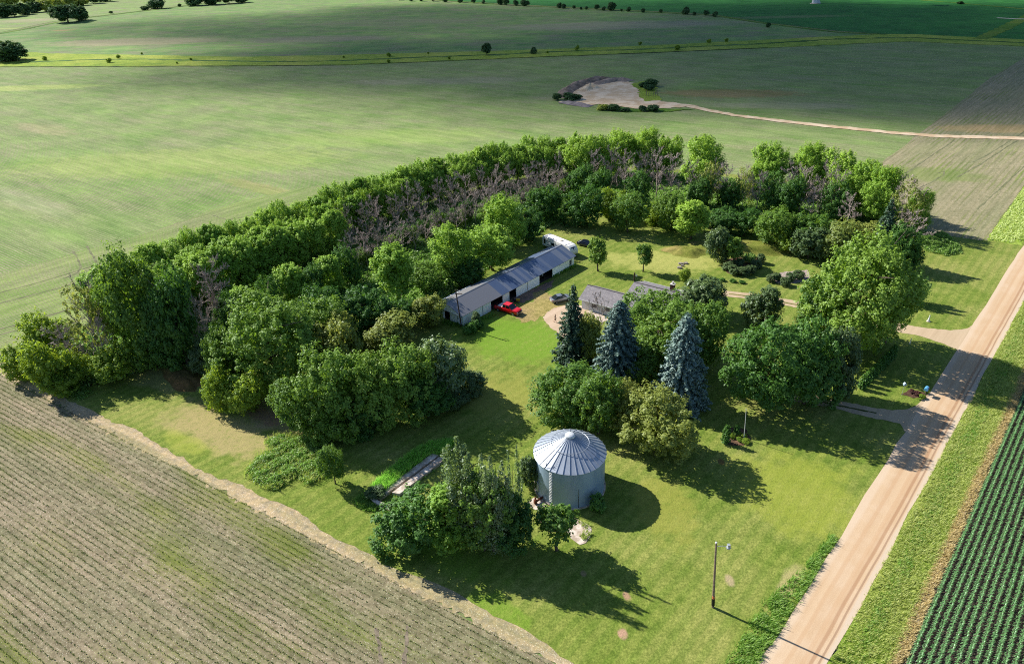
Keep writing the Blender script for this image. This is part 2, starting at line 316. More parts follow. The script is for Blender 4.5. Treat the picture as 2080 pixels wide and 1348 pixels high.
# gravel
def gravel(name,c0,c1,cw,track=None):
    m=Mat(name); P=m.pos(); f=m.noise(9.,P,4.,.75); st=m.noise(.5,m.frame(ROAD_AZ,.05,2.2),4.); w=m.noise(.25,P,3.)
    col=m.mix(m.step(st,.35,.68),c0,c1); col=m.mix(m.mul(m.step(w,.4,.7),.5),col,cw)
    col=m.mix(m.step(f,.3,.7),m.mix(1.,col,(.84,.83,.82,1),'MULTIPLY'),col)
    if track:
        t=m.plus(m.dot(EX),-float(RL@ex))
        for c,w_,cc,am in track: col=m.mix(m.mul(m.step(m.math('ABSOLUTE',m.plus(m.plus(t,-c),m.mul(m.plus(m.noise(.05,P,2.),-.5),.5))),w_,w_*.35),am),col,cc)
    return m.princ(col,.95,m.bump(f,.35,.04),.1)
roadm=gravel('road_gravel',lin(212,184,150,K),lin(204,174,140,K),lin(218,194,166,K),
   [(0.2,.9,lin(212,192,168,K),.6),(RWID-.25,.5,lin(204,188,168,K),.8),(2.1,.35,lin(190,154,118,K),.45),(3.7,.3,lin(192,158,122,K),.4),(RWID-1.5,.28,lin(164,124,92,K),.65),(RWID-.85,.16,lin(146,114,92,K),.65),(RWID-2.2,.3,lin(194,158,122,K),.4)])
sheet('road',[road(-160,0),road(1000,0),road(1000,RWID),road(-160,RWID)],.09,roadm,1.5,.13)
drivem=gravel('drive_gravel',lin(205,182,152,K),lin(190,168,138,K),lin(200,180,150,K))
sheet('driveway',px((1470,590),(1530,597),(1620,612),(1700,628),(1780,645),(1840,660),(1880,667),(1930,671),(1965,668),(2000,640),(1950,712),(1910,696),(1870,683),(1830,676),(1760,660),(1690,643),(1612,624),(1528,608),(1468,602)),.075,drivem,.7,.1)
sheet('driveway',px((1600,795),(1665,806),(1710,815),(1760,826),(1800,832),(1835,833),(1858,826),(1885,800),(1900,800),(1850,882),(1836,876),(1828,860),(1800,855),(1740,842),(1690,828),(1600,812)),.075,drivem,.7,.1)
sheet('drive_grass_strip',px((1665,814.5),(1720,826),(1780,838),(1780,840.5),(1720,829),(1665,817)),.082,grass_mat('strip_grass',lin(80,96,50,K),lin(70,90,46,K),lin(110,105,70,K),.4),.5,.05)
sheet('drive_grass_strip',px((1480,596),(1528,602),(1612,617),(1690,634),(1690,637),(1612,619.5),(1528,604.5),(1480,598)),.082,grass_mat('strip_grass_far',lin(150,140,90,K),lin(120,120,70,K),lin(160,145,100,K),.4),.5,.05)
yardg=gravel('yard_gravel',lin(214,190,166,K),lin(200,176,150,K),lin(190,168,140,K))
sheet('gravel_yard',px((1105,640),(1118,630),(1140,622),(1158,618),(1185,622),(1200,636),(1195,655),(1150,690),(1136,678),(1118,665),(1106,652)),.07,yardg,.4,.12)
worn=grass_mat('worn_grass',lin(190,170,118,K),lin(165,150,96,K),lin(176,150,120,K),.6)
sheet('worn_track',px((1040,640),(1058,622),(1085,612),(1082,596),(1100,588),(1120,600),(1155,612),(1148,622),(1122,628),(1105,640),(1085,652),(1060,655)),.062,worn,.5,.25)
sheet('worn_ground',px((1030,610),(1075,590),(1100,580),(1126,568),(1120,582),(1090,604),(1060,616)),.058,plain('bare_soil',lin(150,125,110,K),.95,.1,0,.6,.15,.3),.5,.2)
conc=Mat('concrete'); _o=conc.pos(); _n=conc.noise(1.2,_o,5.,.65)
conc=conc.princ(conc.mix(conc.step(_n,.4,.62),lin(176,160,142,K),lin(222,208,196,K)),.9,conc.bump(conc.noise(12.,_o,3.),.2,.02),.2)
def slab(name,pts,z0,z1,mat,label=None,cat=None,kind=None):
    pts=[p[:2] for p in pts]; mb=MB(); mb.prism([(p[0],p[1]) for p in pts],'z',z0,z1); o=mb.obj(name,mat,bevel=.015)
    if kind: o['kind']=kind
    else: tag(o,label,cat)
    return o
slab('concrete_pad',px((1067,1025),(1084,1011),(1104,1016),(1112,1029),(1088,1036)),.0,.12,conc,kind='structure')
slab('concrete_pad',px((1152,1050),(1168,1052),(1195,1066),(1202,1074),(1199,1090),(1190,1103),(1178,1107),(1160,1094),(1150,1075)),.0,.10,conc,kind='structure')
sheet('bare_patch',px((1090,1052),(1105,1044),(1112,1052),(1108,1062),(1095,1064)),.058,plain('bare_earth',lin(110,96,84,K),.95,.1,0,1.,.2,.3),.3,.1)
sheet('verge',[road(-160,RWID-.35),road(420,RWID-.35),road(420,RWID+8.2),road(-160,RWID+8.2)],.07,grass_mat('verge_grass',lin(150,172,74,K),lin(122,152,58,K),lin(184,188,110,K),.35),1.,.25)
sheet('verge',[road(s_end(G(2030,494))+1,-.0),road(420,0)]+[road(420,-9)]+px((2080,378),(2004,487)),.066,grass_mat('far_verge_grass',lin(170,190,88,K),lin(140,170,64,K),lin(196,204,120,K),.3),1.,.2)
# dark soil under the corn
CE=rdst(G(1842,1346))[1]
sheet('corn_soil',[road(-160,CE-.5),road(420,CE-.5),road(420,CE+120),road(-160,CE+120)],.085,field_mat('dark_soil',lin(92,80,72,K),lin(74,66,60,K),lin(88,78,70,K),lin(78,70,62,K),ROAD_AZ,.762,.1,.15,.3,fleckcol=lin(160,148,135,K)),2,.05)
sheet('dry_fringe',[road(-160,CE-1.45),road(420,CE-1.45),road(420,CE-.35),road(-160,CE-.35)],.095,strawm,.5,.15)
# berm on the lawn
def mound(name,c,rx,ry,h,a,mat,seed,flat=.35,n=(48,18)):
    rng=np.random.default_rng(seed); mb=[];fc=[]; u=az(a)[:2]; v=az(a+90)[:2]; nr,na=n[1],n[0]
    for i in range(nr+1):
        r=i/nr
        for k in range(na):
            t=2*math.pi*k/na; rr=r*(1+.12*math.sin(3*t+seed)+.07*math.sin(7*t)); q=max(0,1-max(0,(r-flat))/(1-flat)); zz=h*(q*q*(3-2*q))*(1+rng.normal(0,.03))
            p=np.array(c[:2])+u*rx*rr*math.cos(t)+v*ry*rr*math.sin(t); mb.append((p[0],p[1],zz+.045 if i<nr else .03))
    for i in range(nr):
        for k in range(na): a_,b_=i*na+k,i*na+(k+1)%na; fc.append((a_,b_,b_+na,a_+na))
    me=bpy.data.meshes.new(name); me.from_pydata(mb,[],fc); me.materials.append(mat)
    for p in me.polygons: p.use_smooth=True
    o=mobj(name,me); o['kind']='structure'; return o
bermm=grass_mat('berm_grass',lin(150,150,78,K),lin(128,138,62,K),lin(176,150,108,K),.5)
mound('grass_mound',G(1520,505),14.5,4.2,1.5,101,bermm,3)
mound('grass_mound',G(1392,512),5.5,3.4,1.0,110,bermm,4)
mound('leaf_mound',G(370,768),6.5,2.6,.9,NEAR_AZ+10,grass_mat('mound_litter',lin(150,112,80,K),lin(120,100,66,K),lin(128,128,70,K),.5),5)
# gravel pit in the far field
pitm=Mat('pit_gravel'); _p=pitm.pos(); _n=pitm.noise(.16,_p,5.,.65); 
pitm=pitm.princ(pitm.mix(pitm.step(_n,.4,.62),lin(214,184,146,K),lin(240,216,184,K)),.95,pitm.bump(_n,.4,.4),.1)
bankm=plain('bank_soil',lin(168,146,128,K),.95,.1,0,.25,.25,.5)
sheet('gravel_pit',px((1150,184),(1180,170),(1222,161),(1262,163),(1290,170),(1300,190),(1340,207),(1420,215),(1380,219),(1300,222),(1260,218),(1215,212),(1190,216),(1135,208),(1150,200)),.15,pitm,2,.5)
strip('gravel_track',[(1330,207),(1400,216),(1440,225),(1500,236),(1600,248),(1700,259),(1800,269),(1900,277),(2080,282),(2300,284)],[3.5,4,4,4,4.2,4.2,4.2,4.2,4.2,4.2],.17,pitm,.25,2)
sheet('pit_grass',px((1280,172),(1310,165),(1335,170),(1330,190),(1345,204),(1310,207),(1296,195),(1300,184)),.19,ww,2,.5)
sheet('pit_grass',px((1225,213),(1290,222),(1340,222),(1410,223),(1350,228),(1260,228),(1222,224)),.19,edgeg,2,.5)
def bank(name,pts,h,w,mat,seed):
    rng=np.random.default_rng(seed); P=[G(*p)[:2] for p in pts]; Q=[]
    for i in range(len(P)-1):
        for j in range(6): Q.append(P[i]+(P[i+1]-P[i])*j/6)
    Q.append(P[-1]); vs=[];fc=[]; m_=7
    for i,p in enumerate(Q):
        d=Q[min(i+1,len(Q)-1)]-Q[max(i-1,0)]; d=d/np.linalg.norm(d); nn=np.array([-d[1],d[0]]); e=math.sin(math.pi*min(1,max(0,i/(len(Q)-1))))**.5
        for k in range(m_):
            t=k/(m_-1)*2-1; zz=h*e*(1-abs(t)**1.5)*(1+rng.normal(0,.12)); q=p+nn*t*w*.5*(1+rng.normal(0,.08)); vs.append((q[0],q[1],zz+.1))
    for i in range(len(Q)-1):
        for k in range(m_-1): a_=i*m_+k; fc.append((a_,a_+1,a_+m_+1,a_+m_))
    me=bpy.data.meshes.new(name); me.from_pydata(vs,[],fc); me.materials.append(mat); o=mobj(name,me); o['kind']='structure'; return o
bank('pit_bank',[(1142,200),(1150,186),(1176,171),(1215,161),(1240,160)],1.8,8,bankm,1)
bank('pit_bank',[(1205,172),(1235,166),(1262,163),(1280,166)],1.5,8,plain('bank_clay',lin(176,156,140,K),.95,.1,0,.25,.2,.5),2)
bank('pit_bank',[(1186,186),(1200,176),(1212,181)],1.8,6,pitm,3)
bank('pit_bank',[(1140,208),(1170,213),(1200,217)],1.2,5,plain('spoil_heap',lin(150,140,140,K),.95,.1,0,.3,.2,.5),4)
# ------------------------------------------------------------------ crops and rough grass (uncountable)
def tufts(name,P,hgt_,nb,width,lean,mat,label,rng,clump=.12,kind='stuff',wind=(.25,-.1)):
    n=len(P); h=hgt_ if hasattr(hgt_,'__len__') else np.full(n,hgt_)
    Pb=np.repeat(P,nb,0)+np.c_[rng.normal(0,clump,(n*nb,2)),np.zeros(n*nb)]; H=np.repeat(h,nb)*rng.uniform(.6,1.15,n*nb)
    th=rng.uniform(0,2*math.pi,n*nb); d=np.c_[np.cos(th),np.sin(th),np.zeros(n*nb)]; sd=np.c_[-np.sin(th),np.cos(th),np.zeros(n*nb)]
    ln=rng.uniform(.3,1,n*nb)[:,None]*lean; w=width*rng.uniform(.6,1.3,n*nb)[:,None]
    up=np.c_[np.zeros((n*nb,2)),np.ones(n*nb)]; wv=np.array([wind[0],wind[1],0])
    m1=Pb+up*(H*.6)[:,None]+d*ln*H[:,None]*.35+wv*H[:,None]*.3; tip=Pb+up*(H*.95)[:,None]+d*ln*H[:,None]+wv*H[:,None]
    V=np.stack([Pb-sd*w,Pb+sd*w,m1+sd*w*.9,tip,m1-sd*w*.9],1).reshape(-1,3); i=np.arange(n*nb)*5
    me=mesh_np(name,V,[np.stack([i,i+1,i+2,i+4],1),np.stack([i+4,i+2,i+3],1)],mat)
    o=mobj(name,me); o['kind']=kind; o['label']=label; return o
def inpoly(P,poly):
    x,y=P[:,0],P[:,1]; c=np.zeros(len(P),bool); n=len(poly)
    for i in range(n):
        x1,y1=poly[i][:2]; x2,y2=poly[(i+1)%n][:2]
        c^=((y1>y)!=(y2>y))&(x<(x2-x1)*(y-y1)/(y2-y1+1e-12)+x1)
    return c
def scatter(poly,dens,rng,z=.06):
    a=np.array([p[:2] for p in poly]); lo,hi=a.min(0),a.max(0); n=int((hi-lo).prod()*dens); P=rng.uniform(lo,hi,(n,2)); P=P[inpoly(P,poly)]
    return np.c_[P,np.full(len(P),z)]
def seen(P,mx=120):
    d=P-CAM; z=d@FW; x=CX+F*(d@RT)/z; y=CY-F*(d@UP)/z
    return (x>-mx)&(x<2080+mx)&(y>-40)&(y<1348+mx)
def thicket(name,poly,dens,h,size,mat,label,rng,thr=.28):
    P=scatter(poly,dens,rng,.05); a=np.array([p[:2] for p in poly]); n=len(P)
    f=lambda s,o:np.sin(P[:,0]*s+o)*np.sin(P[:,1]*s*1.2+o*2+np.sin(P[:,0]*s*.6))
    # distance to the outline thins the rim
    dm=np.full(n,9.)
    for i in range(len(a)):
        p0,p1=a[i],a[(i+1)%len(a)]; v=p1-p0; t=np.clip(((P[:,:2]-p0)@v)/(v@v),0,1); dm=np.minimum(dm,np.linalg.norm(P[:,:2]-(p0+t[:,None]*v),axis=1))
    k=rng.uniform(0,1,n)<np.clip(dm/.9+f(1.9,1)*.4,.05,1); P=P[k]; dm=dm[k]; n=len(P)
    H=h*np.clip(.35+dm*.5,0,1)*(.72+.3*f(1.3,0)+.22*f(3.1,2)); P[:,2]+=H*np.sqrt(rng.uniform(.15,1,n)); d=rng.normal(0,.55,(n,3))+[-.1,.1,.85]; d/=np.linalg.norm(d,axis=1,keepdims=True)
    V,Fq=leafquads(P,d,size*rng.uniform(.6,1.4,n),rng,.5,.25); o=mobj(name,mesh_np(name,V,Fq,mat)); o['kind']='stuff'; o['label']=label
def nrm(v): return v/(np.linalg.norm(v,axis=-1,keepdims=True)+1e-9)
def leafquads(c,n,s,rng,asp=.62,fold=.22):
    t=nrm(np.cross(n,rng.normal(0,1,c.shape))); b=np.cross(n,t); s=s[:,None]
    V=np.stack([c-t*s,c+b*s*asp+n*s*fold,c+t*s,c-b*s*asp+n*s*fold],1).reshape(-1,3)
    i=np.arange(len(c))*4; return V,np.stack([i,i+1,i+2,i+3],1)
gW=leaf_mat('weed_leaf',lin(72,114,42,1.2),lin(142,164,84,1.2),lin(130,180,68,1.2),.4,.03)
gA=leaf_mat('tall_grass',lin(112,140,56,1.2),lin(190,190,112,1.2),lin(160,185,75,1.2),.4,.02)
gB=leaf_mat('lush_grass',lin(76,122,42,1.2),lin(132,160,70,1.2),lin(125,175,62,1.2),.4,.02)
gD=leaf_mat('dry_grass',lin(200,180,120,1.15),lin(170,150,100,1.15),lin(200,180,110,1.),.3,.03)
r=np.random.default_rng(11)
P=scatter([road(-20,RWID),road(190,RWID),road(190,CE-1.2),road(-20,CE-1.2)],24,r,.07); P=P[seen(P,60)]
den=np.sin(P[:,0]*.5+np.sin(P[:,1]*.31)*2)*.5+.5
tufts('tall_grass',P,.30+.16*den,5,.022,.8,gA,'tall rough grass on the verge beside the corn',r)
P=scatter([road(-20,RWID+1.2),road(190,RWID+1.2),road(190,RWID+2.8),road(-20,RWID+2.8)],9,r,.07); P=P[seen(P,60)]
tufts('dark_grass',P,.42,5,.026,.7,gB,'darker grass clumps along the ditch line of the verge',r)
P=scatter([road(-20,CE-1.5),road(190,CE-1.5),road(190,CE-.25),road(-20,CE-.25)],34,r,.09); P=P[seen(P,60)]
tufts('dry_grass',P,.34,5,.022,1.,gD,'dry tan grass fringe at the edge of the corn',r)
P=scatter(px((1470,1348),(1520,1270),(1560,1215),(1618,1165),(1650,1130),(1690,1085),(1700,1095),(1640,1190),(1560,1318),(1535,1360),(1480,1375)),26,r); 
P=P[np.random.default_rng(3).uniform(0,1,len(P))<.35+.65*(np.sin(P[:,0]*1.3+np.sin(P[:,1]*.8)*2)>-.3)]; tufts('ditch_weeds',P,.30+.32*np.abs(np.sin(P[:,1]*.7+P[:,0]*.4)),6,.03,.9,gB,'lush green weeds in the roadside ditch below the pole',r)
P=scatter(px((2006,487),(2080,380),(2140,300),(2200,330),(2085,488),(2050,494)),6,r); tufts('verge_grass',P,.5,6,.05,.9,leaf_mat('pale_grass',lin(170,190,90,1.15),lin(200,208,130,1.15),lin(180,210,80,1.),.35,.05),'pale wind blown grass between road and planted field',r)
thicket('weed_bank',px((1860,470),(1925,476),(1950,500),(1955,515),(1925,522),(1880,512),(1862,495)),90,1.1,.17,gW,'bank of tall weeds in shade at the end of the windbreak',r)
# weedy patches
WP=px((494,965),(510,938),(540,915),(535,895),(575,880),(625,888),(665,905),(690,935),(670,965),(620,990),(605,972),(560,1000),(520,985)); thicket('weed_patch',WP,150,1.0,.13,gW,'weedy thicket of tall green plants beside the bean field',r); P=scatter(WP,5,r); tufts('weed_stems',P,1.0,5,.03,.7,gA,'pale grass stems standing in the weedy thicket',r,.2)
thicket('reed_leaves',px((745,1008),(760,990),(800,955),(845,920),(880,903),(920,899),(900,922),(868,926),(800,978),(765,1006)),70,.9,.11,gA,'leafy weeds among the tall grass by the concrete strips',r)
P=scatter(px((742,1010),(760,985),(800,950),(845,915),(880,900),(925,898),(905,925),(870,930),(800,985),(765,1012)),26,r); tufts('tall_reeds',P,1.15,7,.035,.45,leaf_mat('reed_green',lin(116,164,62,1.4),lin(160,194,96,1.4),lin(150,205,80,1.3),.48,.02),'tall upright grass along the concrete strips',r,.15)
P=scatter(px((716,1020),(735,1005),(770,1030),(762,1040),(735,1036)),30,r); tufts('grass_clump',P,.5,7,.03,.8,gB,'bright long grass at the near end of the concrete strips',r)
P=scatter(px((782,1012),(905,932),(903,945),(790,1024)),6,r); tufts('strip_weeds',P,.45,6,.035,.9,gW,'weeds growing between the concrete strips',r)
thicket('edge_weeds',px((100,760),(150,770),(200,800),(160,818),(120,800)),90,.8,.13,gW,'low weeds under the windbreak corner by the field',r)
P=scatter(px((880,655),(935,668),(960,660),(1010,640),(1005,636),(945,660),(885,645)),8,r); tufts('wall_weeds',P,.5,6,.04,.8,gB,'weeds along the foot of the shed wall',r)
P=scatter(px((1121,565),(1168,543),(1169,538),(1121,561)),16,r); tufts('wall_weeds',P,.7,6,.04,.6,gB,'tall weeds along the far end of the shed wall',r)
P=scatter(px((1175,1058),(1195,1066),(1200,1085),(1190,1098),(1175,1095),(1185,1075)),12,r,.1); tufts('slab_weeds',P,.4,6,.035,.9,gA,'scrubby weeds growing on the curved concrete slab',r)
# undergrowth on the windbreak floor
WF=px((70,735),(120,700),(215,662),(300,618),(480,556),(600,510),(750,455),(900,405),(1050,369),(1180,350),(1300,350),(1420,359),(1560,374),(1650,384),(1760,404),(1830,437),(1850,500),(1800,520),(1700,470),(1560,470),(1400,440),(1240,425),(1150,440),(1050,500),(960,570),(880,625),(800,680),(640,690),(480,730),(330,742),(240,770),(160,790),(110,780))
sheet('windbreak_floor',WF,.056,grass_mat('shaded_litter',lin(84,84,50,K),lin(64,72,42,K),lin(100,96,66,K),.4),1.5,.5)  # litter colour darkened to stand in for shade between the trunks
thicket('bramble',WF,26,1.6,.24,gW,'brambles and young growth on the windbreak floor',r)
P=scatter(WF,3,r); tufts('undergrowth',P,.8+.5*np.sin(P[:,0]*.7)*np.sin(P[:,1]*.6),7,.10,.8,gW,'low weedy undergrowth on the windbreak floor',r,.3)
# seedlings of the near field
vis=[]
off=-1.0
for j in range(150):
    base_=B0-bn*(1.0+.762*j); L=np.arange(-70,150,.21); q=base_+np.outer(L,bd); vis.append(np.c_[q+r.normal(0,.035,q.shape),np.full(len(q),.03)])
P=np.concatenate(vis); P=P[seen(P,60)]; D=np.linalg.norm(P-CAM,axis=1)
gap=np.sin(P[:,0]*.21+2*np.sin(P[:,1]*.13))*.5+np.sin(P[:,0]*1.7-P[:,1]*.9)*.3; P=P[(r.uniform(-1.2,1.2,len(P))<gap+.75)&(P[:,1]+0>20)]
seedm=leaf_mat('seedling_leaf',lin(116,130,62,.95),lin(86,106,46,.95),lin(110,140,50,.9),.22,.02)
tufts('bean_seedlings',P,.12,3,.04,.9,seedm,'rows of small bean seedlings in the near field',r,.05)
# corn
def corn():
    r=np.random.default_rng(5); V=[];Fq=[];Ft=[]; P=[]
    for j in range(34):
        s=np.arange(20,175,.19); s=s+r.normal(0,.025,len(s)); q=np.array([road(0,CE+.15+.762*j)])+np.outer(s,er); P.append(np.c_[q+r.normal(0,.02,q.shape),np.full(len(q),.085)])
    P=np.concatenate(P); P=P[seen(P,70)]; P=P[r.uniform(0,1,len(P))>.03]; n=len(P)
    H=.5*r.uniform(.8,1.15,n); out=[]; nl=7
    for k in range(nl):
        th=(k%2)*math.pi+r.normal(0,.55,n)+RAD(20); d=np.c_[np.cos(th),np.sin(th),np.zeros(n)]; sd=np.c_[-np.sin(th),np.cos(th),np.zeros(n)]
        z0=(H*(.12+.09*k))[:,None]*[0,0,1]; Ln=(.40-.014*k)*r.uniform(.8,1.15,n)[:,None]; up=np.array([0,0,1.])
        w=.03
        a=P+z0; b=a+d*Ln*.35+up*Ln*.42; c=a+d*Ln*.75+up*Ln*.45; e=a+d*Ln*1.05+up*Ln*.16
        out.append(np.stack([a-sd*w*.5,a+sd*w*.5,b+sd*w,b-sd*w,c+sd*w*.75,c-sd*w*.75,e],1))
    V=np.concatenate(out).reshape(-1,3); i=np.arange(n*nl)*7
    me=mesh_np('corn_crop',V,[np.stack([i,i+1,i+2,i+3],1),np.stack([i+3,i+2,i+4,i+5],1),np.stack([i+5,i+4,i+6],1)],leaf_mat('corn_leaf',lin(56,118,50,1.),lin(118,164,100,1.),lin(100,170,70,.9),.28,.05,.4),True)
    o=mobj('corn_crop',me); o['kind']='stuff'; o['label']='knee high green corn in straight rows beside the gravel road'
corn()
# ------------------------------------------------------------------ trees
def nrm(v): return v/(np.linalg.norm(v,axis=-1,keepdims=True)+1e-9)
def leafquads(c,n,s,rng,asp=.62,fold=.22):
    t=nrm(np.cross(n,rng.normal(0,1,c.shape))); b=np.cross(n,t); s=s[:,None]
    V=np.stack([c-t*s,c+b*s*asp+n*s*fold,c+t*s,c-b*s*asp+n*s*fold],1).reshape(-1,3)
    i=np.arange(len(c))*4; return V,np.stack([i,i+1,i+2,i+3],1)
def crown(name,mat,seed,h,w,z0=.12,lobes=8,ncl=170,per=46,ls=.24,clr=.085,stretch=1.,up=.35,fill=.12,squash=1.,topw=.0,wind=(.12,-.05,0),lobe_r=(.2,.3),spread=.27,core=(.36,.40)):
    """crown of many leaf clumps on a cluster of lobes; h height, w width"""
    r=np.random.default_rng(seed); zc=z0*h+(h-z0*h)*.5; hz=(h-z0*h)*.5
    L=[(np.array([0,0,zc]),np.array([w*core[0],w*core[0],hz*core[1]*2*squash]))]
    for k in range(lobes):
        a=2*math.pi*(k+r.uniform(-.4,.4))/lobes*1.7; zz=z0*h+(h-z0*h)*r.uniform(.22,.86); q=r.uniform(.55,1.1)
        wide=1-abs((zz-zc)/hz)**2*(.55 if zz>zc else .15)
        L.append((np.array([math.cos(a)*w*spread*q*wide,math.sin(a)*w*spread*q*wide,zz]),np.array([1,1,r.uniform(.8,1.3)])*w*r.uniform(lobe_r[0]*.75,lobe_r[1]*1.12)))
    vol=np.array([np.prod(l[1])**(2/3) for l in L]); vol[0]*=.8; cs=[];ds=[]
    for l,(c,R) in enumerate(L):
        m=int(ncl*vol[l]/vol.sum()*1.9)+4; d=nrm(r.normal(0,1,(m,3))+[0,0,.18]); p=c+d*R*r.uniform(.78,1.04,(m,1))
        ok=np.ones(m,bool)
        for l2,(c2,R2) in enumerate(L):
            if l2!=l: ok&=(((p-c2)/R2)**2).sum(1)>.62
        ok&=p[:,2]>z0*h*.6
        cs.append(p[ok]); ds.append(d[ok])
    cs=np.concatenate(cs); ds=np.concatenate(ds); 
    if len(cs)>ncl: i=r.permutation(len(cs))[:ncl]; cs,ds=cs[i],ds[i]
    n=len(cs); rc=clr*w*r.uniform(.55,1.6,n)*1.08
    ax=nrm(ds*(1-up)+np.array([0,0,1])*up+np.array(wind)+r.normal(0,.15,(n,3)))
    N=n*per; C=np.repeat(cs,per,0); A=np.repeat(ax,per,0); RC=np.repeat(rc,per)[:,None]
    d=nrm(r.normal(0,1,(N,3))+A*.55); off=d*RC*r.uniform(.35,1.,(N,1))
    al=(off*A).sum(1,keepdims=True); off=off+A*al*(stretch-1)
    if stretch>1.2: off=off-(off-A*(off*A).sum(1,keepdims=True))*np.clip(al/RC,0,1)*.55       # pointed tips
    c=C+off; nn=nrm(d*.6+A*.5+np.array([0,0,.35])+r.normal(0,.4,(N,3)))
    s=ls*r.uniform(.6,1.25,N)
    nf=int(N*fill); li=r.integers(0,len(L),nf); cf=np.array([L[i][0] for i in li])+nrm(r.normal(0,1,(nf,3)))*np.array([L[i][1] for i in li])*r.uniform(.2,.85,(nf,1))
    cf=cf[cf[:,2]>z0*h*.6]
    c=np.concatenate([c,cf]); nn=np.concatenate([nn,nrm(r.normal(0,1,cf.shape)+[0,0,.5])]); s=np.concatenate([s,np.full(len(cf),ls*1.7)])
    zt=np.percentile(c[:,2],99.7); rt=np.percentile(np.hypot(c[:,0],c[:,1]),97.5); c=c*np.array([w*.5/rt,w*.5/rt,1]); up_=c[:,2]>z0*h; c[up_,2]=z0*h+(c[up_,2]-z0*h)*(h-z0*h)/(zt-z0*h)
    V,Fq=leafquads(c,nn,s,r); return mesh_np(name,V,Fq,mat)
barkm=Mat('bark'); _o=barkm.obj(); _n=barkm.noise(5.,barkm.scalev((1,1,.2),_o),4.); barkm=barkm.princ(barkm.mix(barkm.step(_n,.35,.65),lin(70,60,50),lin(112,100,88)),.95,barkm.bump(_n,.5,.03),.1)
deadm=Mat('dead_bark'); _o=deadm.obj(); _n=deadm.noise(1.5,_o,4.); deadm=deadm.princ(deadm.mix(deadm.step(_n,.35,.65),lin(128,114,110),lin(176,162,156)),.95,None,.1)
def trunk(name,seed,h,w,r0,forks=6,lean=.03,mat=None,zf=.22):
    r=np.random.default_rng(seed); mb=MB(); top=np.array([r.normal(0,lean)*h,r.normal(0,lean)*h,h*.78]); pts=[np.array([0,0,-.15])]+[top*t+np.array([r.normal(0,.01)*h,r.normal(0,.01)*h,0]) for t in (.12,.3,.5,.75,1)]
    mb.tube(pts,[r0*1.35,r0,r0*.8,r0*.6,r0*.38,r0*.12],8)
    for k in range(forks):
        t=r.uniform(zf,.8); a=2*math.pi*k/forks+r.normal(0,.4); b=top*t; L=w*.42*r.uniform(.7,1.05); e=b+np.array([math.cos(a)*L,math.sin(a)*L,L*r.uniform(.5,1.0)]); m=(b+e)/2+np.array([0,0,L*.1])
        mb.tube([b,m,e],[r0*.5*(1-t*.6),r0*.3,r0*.08],6)
    return mb.mesh(name,mat or barkm,True)
def dead_mesh(name,seed,h,w,r0=.14,main=13,twigs=7,mat=None,zlo=.18):
    r=np.random.default_rng(seed); segs=[]
    def br(p,d,L,rad,lv):
        k=4; q=p.copy(); dd=d.copy(); pts=[p]
        for i in range(k):
            dd=nrm(dd+r.normal(0,.16,3)+np.array([0,0,.10])); q=q+dd*L/k; pts.append(q)
        segs.append((pts,np.linspace(rad,rad*.3,k+1)))
        if lv>0:
            for j in range(twigs if lv>1 else twigs+1):
                t=r.uniform(.25,1.); i=min(k-1,int(t*k)); pp=pts[i]+(pts[i+1]-pts[i])*(t*k-i)
                ndir=nrm(dd+r.normal(0,.75,3)+np.array([0,0,.25])); br(pp,ndir,L*r.uniform(.32,.55),rad*.5,lv-1)
    top=np.array([r.normal(0,.04)*h,r.normal(0,.04)*h,h*.93]); pts=[top*t+np.array([r.normal(0,.012)*h,r.normal(0,.012)*h,0]) for t in np.linspace(0,1,7)]; pts[0]=np.array([0,0,-.15])
    segs.append((pts,np.linspace(r0,r0*.2,7)))
    for k in range(main):
        t=zlo+(.95-zlo)*(k+r.uniform(0,1))/main; a=k*2.4+r.normal(0,.3); el=.45+.5*t; L=w*.55*(1.1-.55*t)*r.uniform(.75,1.1)
        br(top*t,nrm(np.array([math.cos(a),math.sin(a),el])),L,r0*.42*(1.1-t*.7),2)
    mb=MB()
    for p,rad in segs: mb.tube(p,np.maximum(rad,.02),3,False)
    return mb.mesh(name,mat or deadm)
def conifer(name,mat,seed,h,w,ls=.3,skirt=.04,layers=22,per=15,pw=.85,droop=.25,gap=0.):
    r=np.random.default_rng(seed); C=[];Nn=[];Sz=[]
    for i in range(layers):
        t=(i+.5)/layers; z=h*(skirt+(1-skirt)*t); R=w*.5*(1-t)**pw*r.uniform(.86,1.1)+.12; m=max(4,int(per*(1-t*.65)))
        for k in range(m):
            if r.uniform()<gap: continue
            a=2*math.pi*(k+r.uniform(-.35,.35))/m+i*.7; Rk=R*r.uniform(.8,1.12); q=max(3,int(Rk/ls*3.2)); u=np.linspace(.12,1,q)+r.normal(0,.02,q)
            p=np.c_[np.cos(a)*Rk*u,np.sin(a)*Rk*u,z-droop*Rk*u**1.4+.12*Rk*u**4]
            for j in range(2):
                o=r.normal(0,1,(q,3))*ls*.55*(1.1-u*.5)[:,None]; C.append(p+o); 
                Nn.append(nrm(np.array([math.cos(a)*.5,math.sin(a)*.5,.85])+r.normal(0,.45,(q,3)))); Sz.append(ls*r.uniform(.6,1.2,q))
    p=np.c_[r.normal(0,.05,14),r.normal(0,.05,14),h*np.linspace(.93,1.02,14)]; C.append(p); Nn.append(nrm(r.normal(0,1,(14,3)))); Sz.append(np.full(14,ls*.5))
    V,Fq=leafquads(np.concatenate(C),np.concatenate(Nn),np.concatenate(Sz),r,.5,.3); return mesh_np(name,V,Fq,mat)
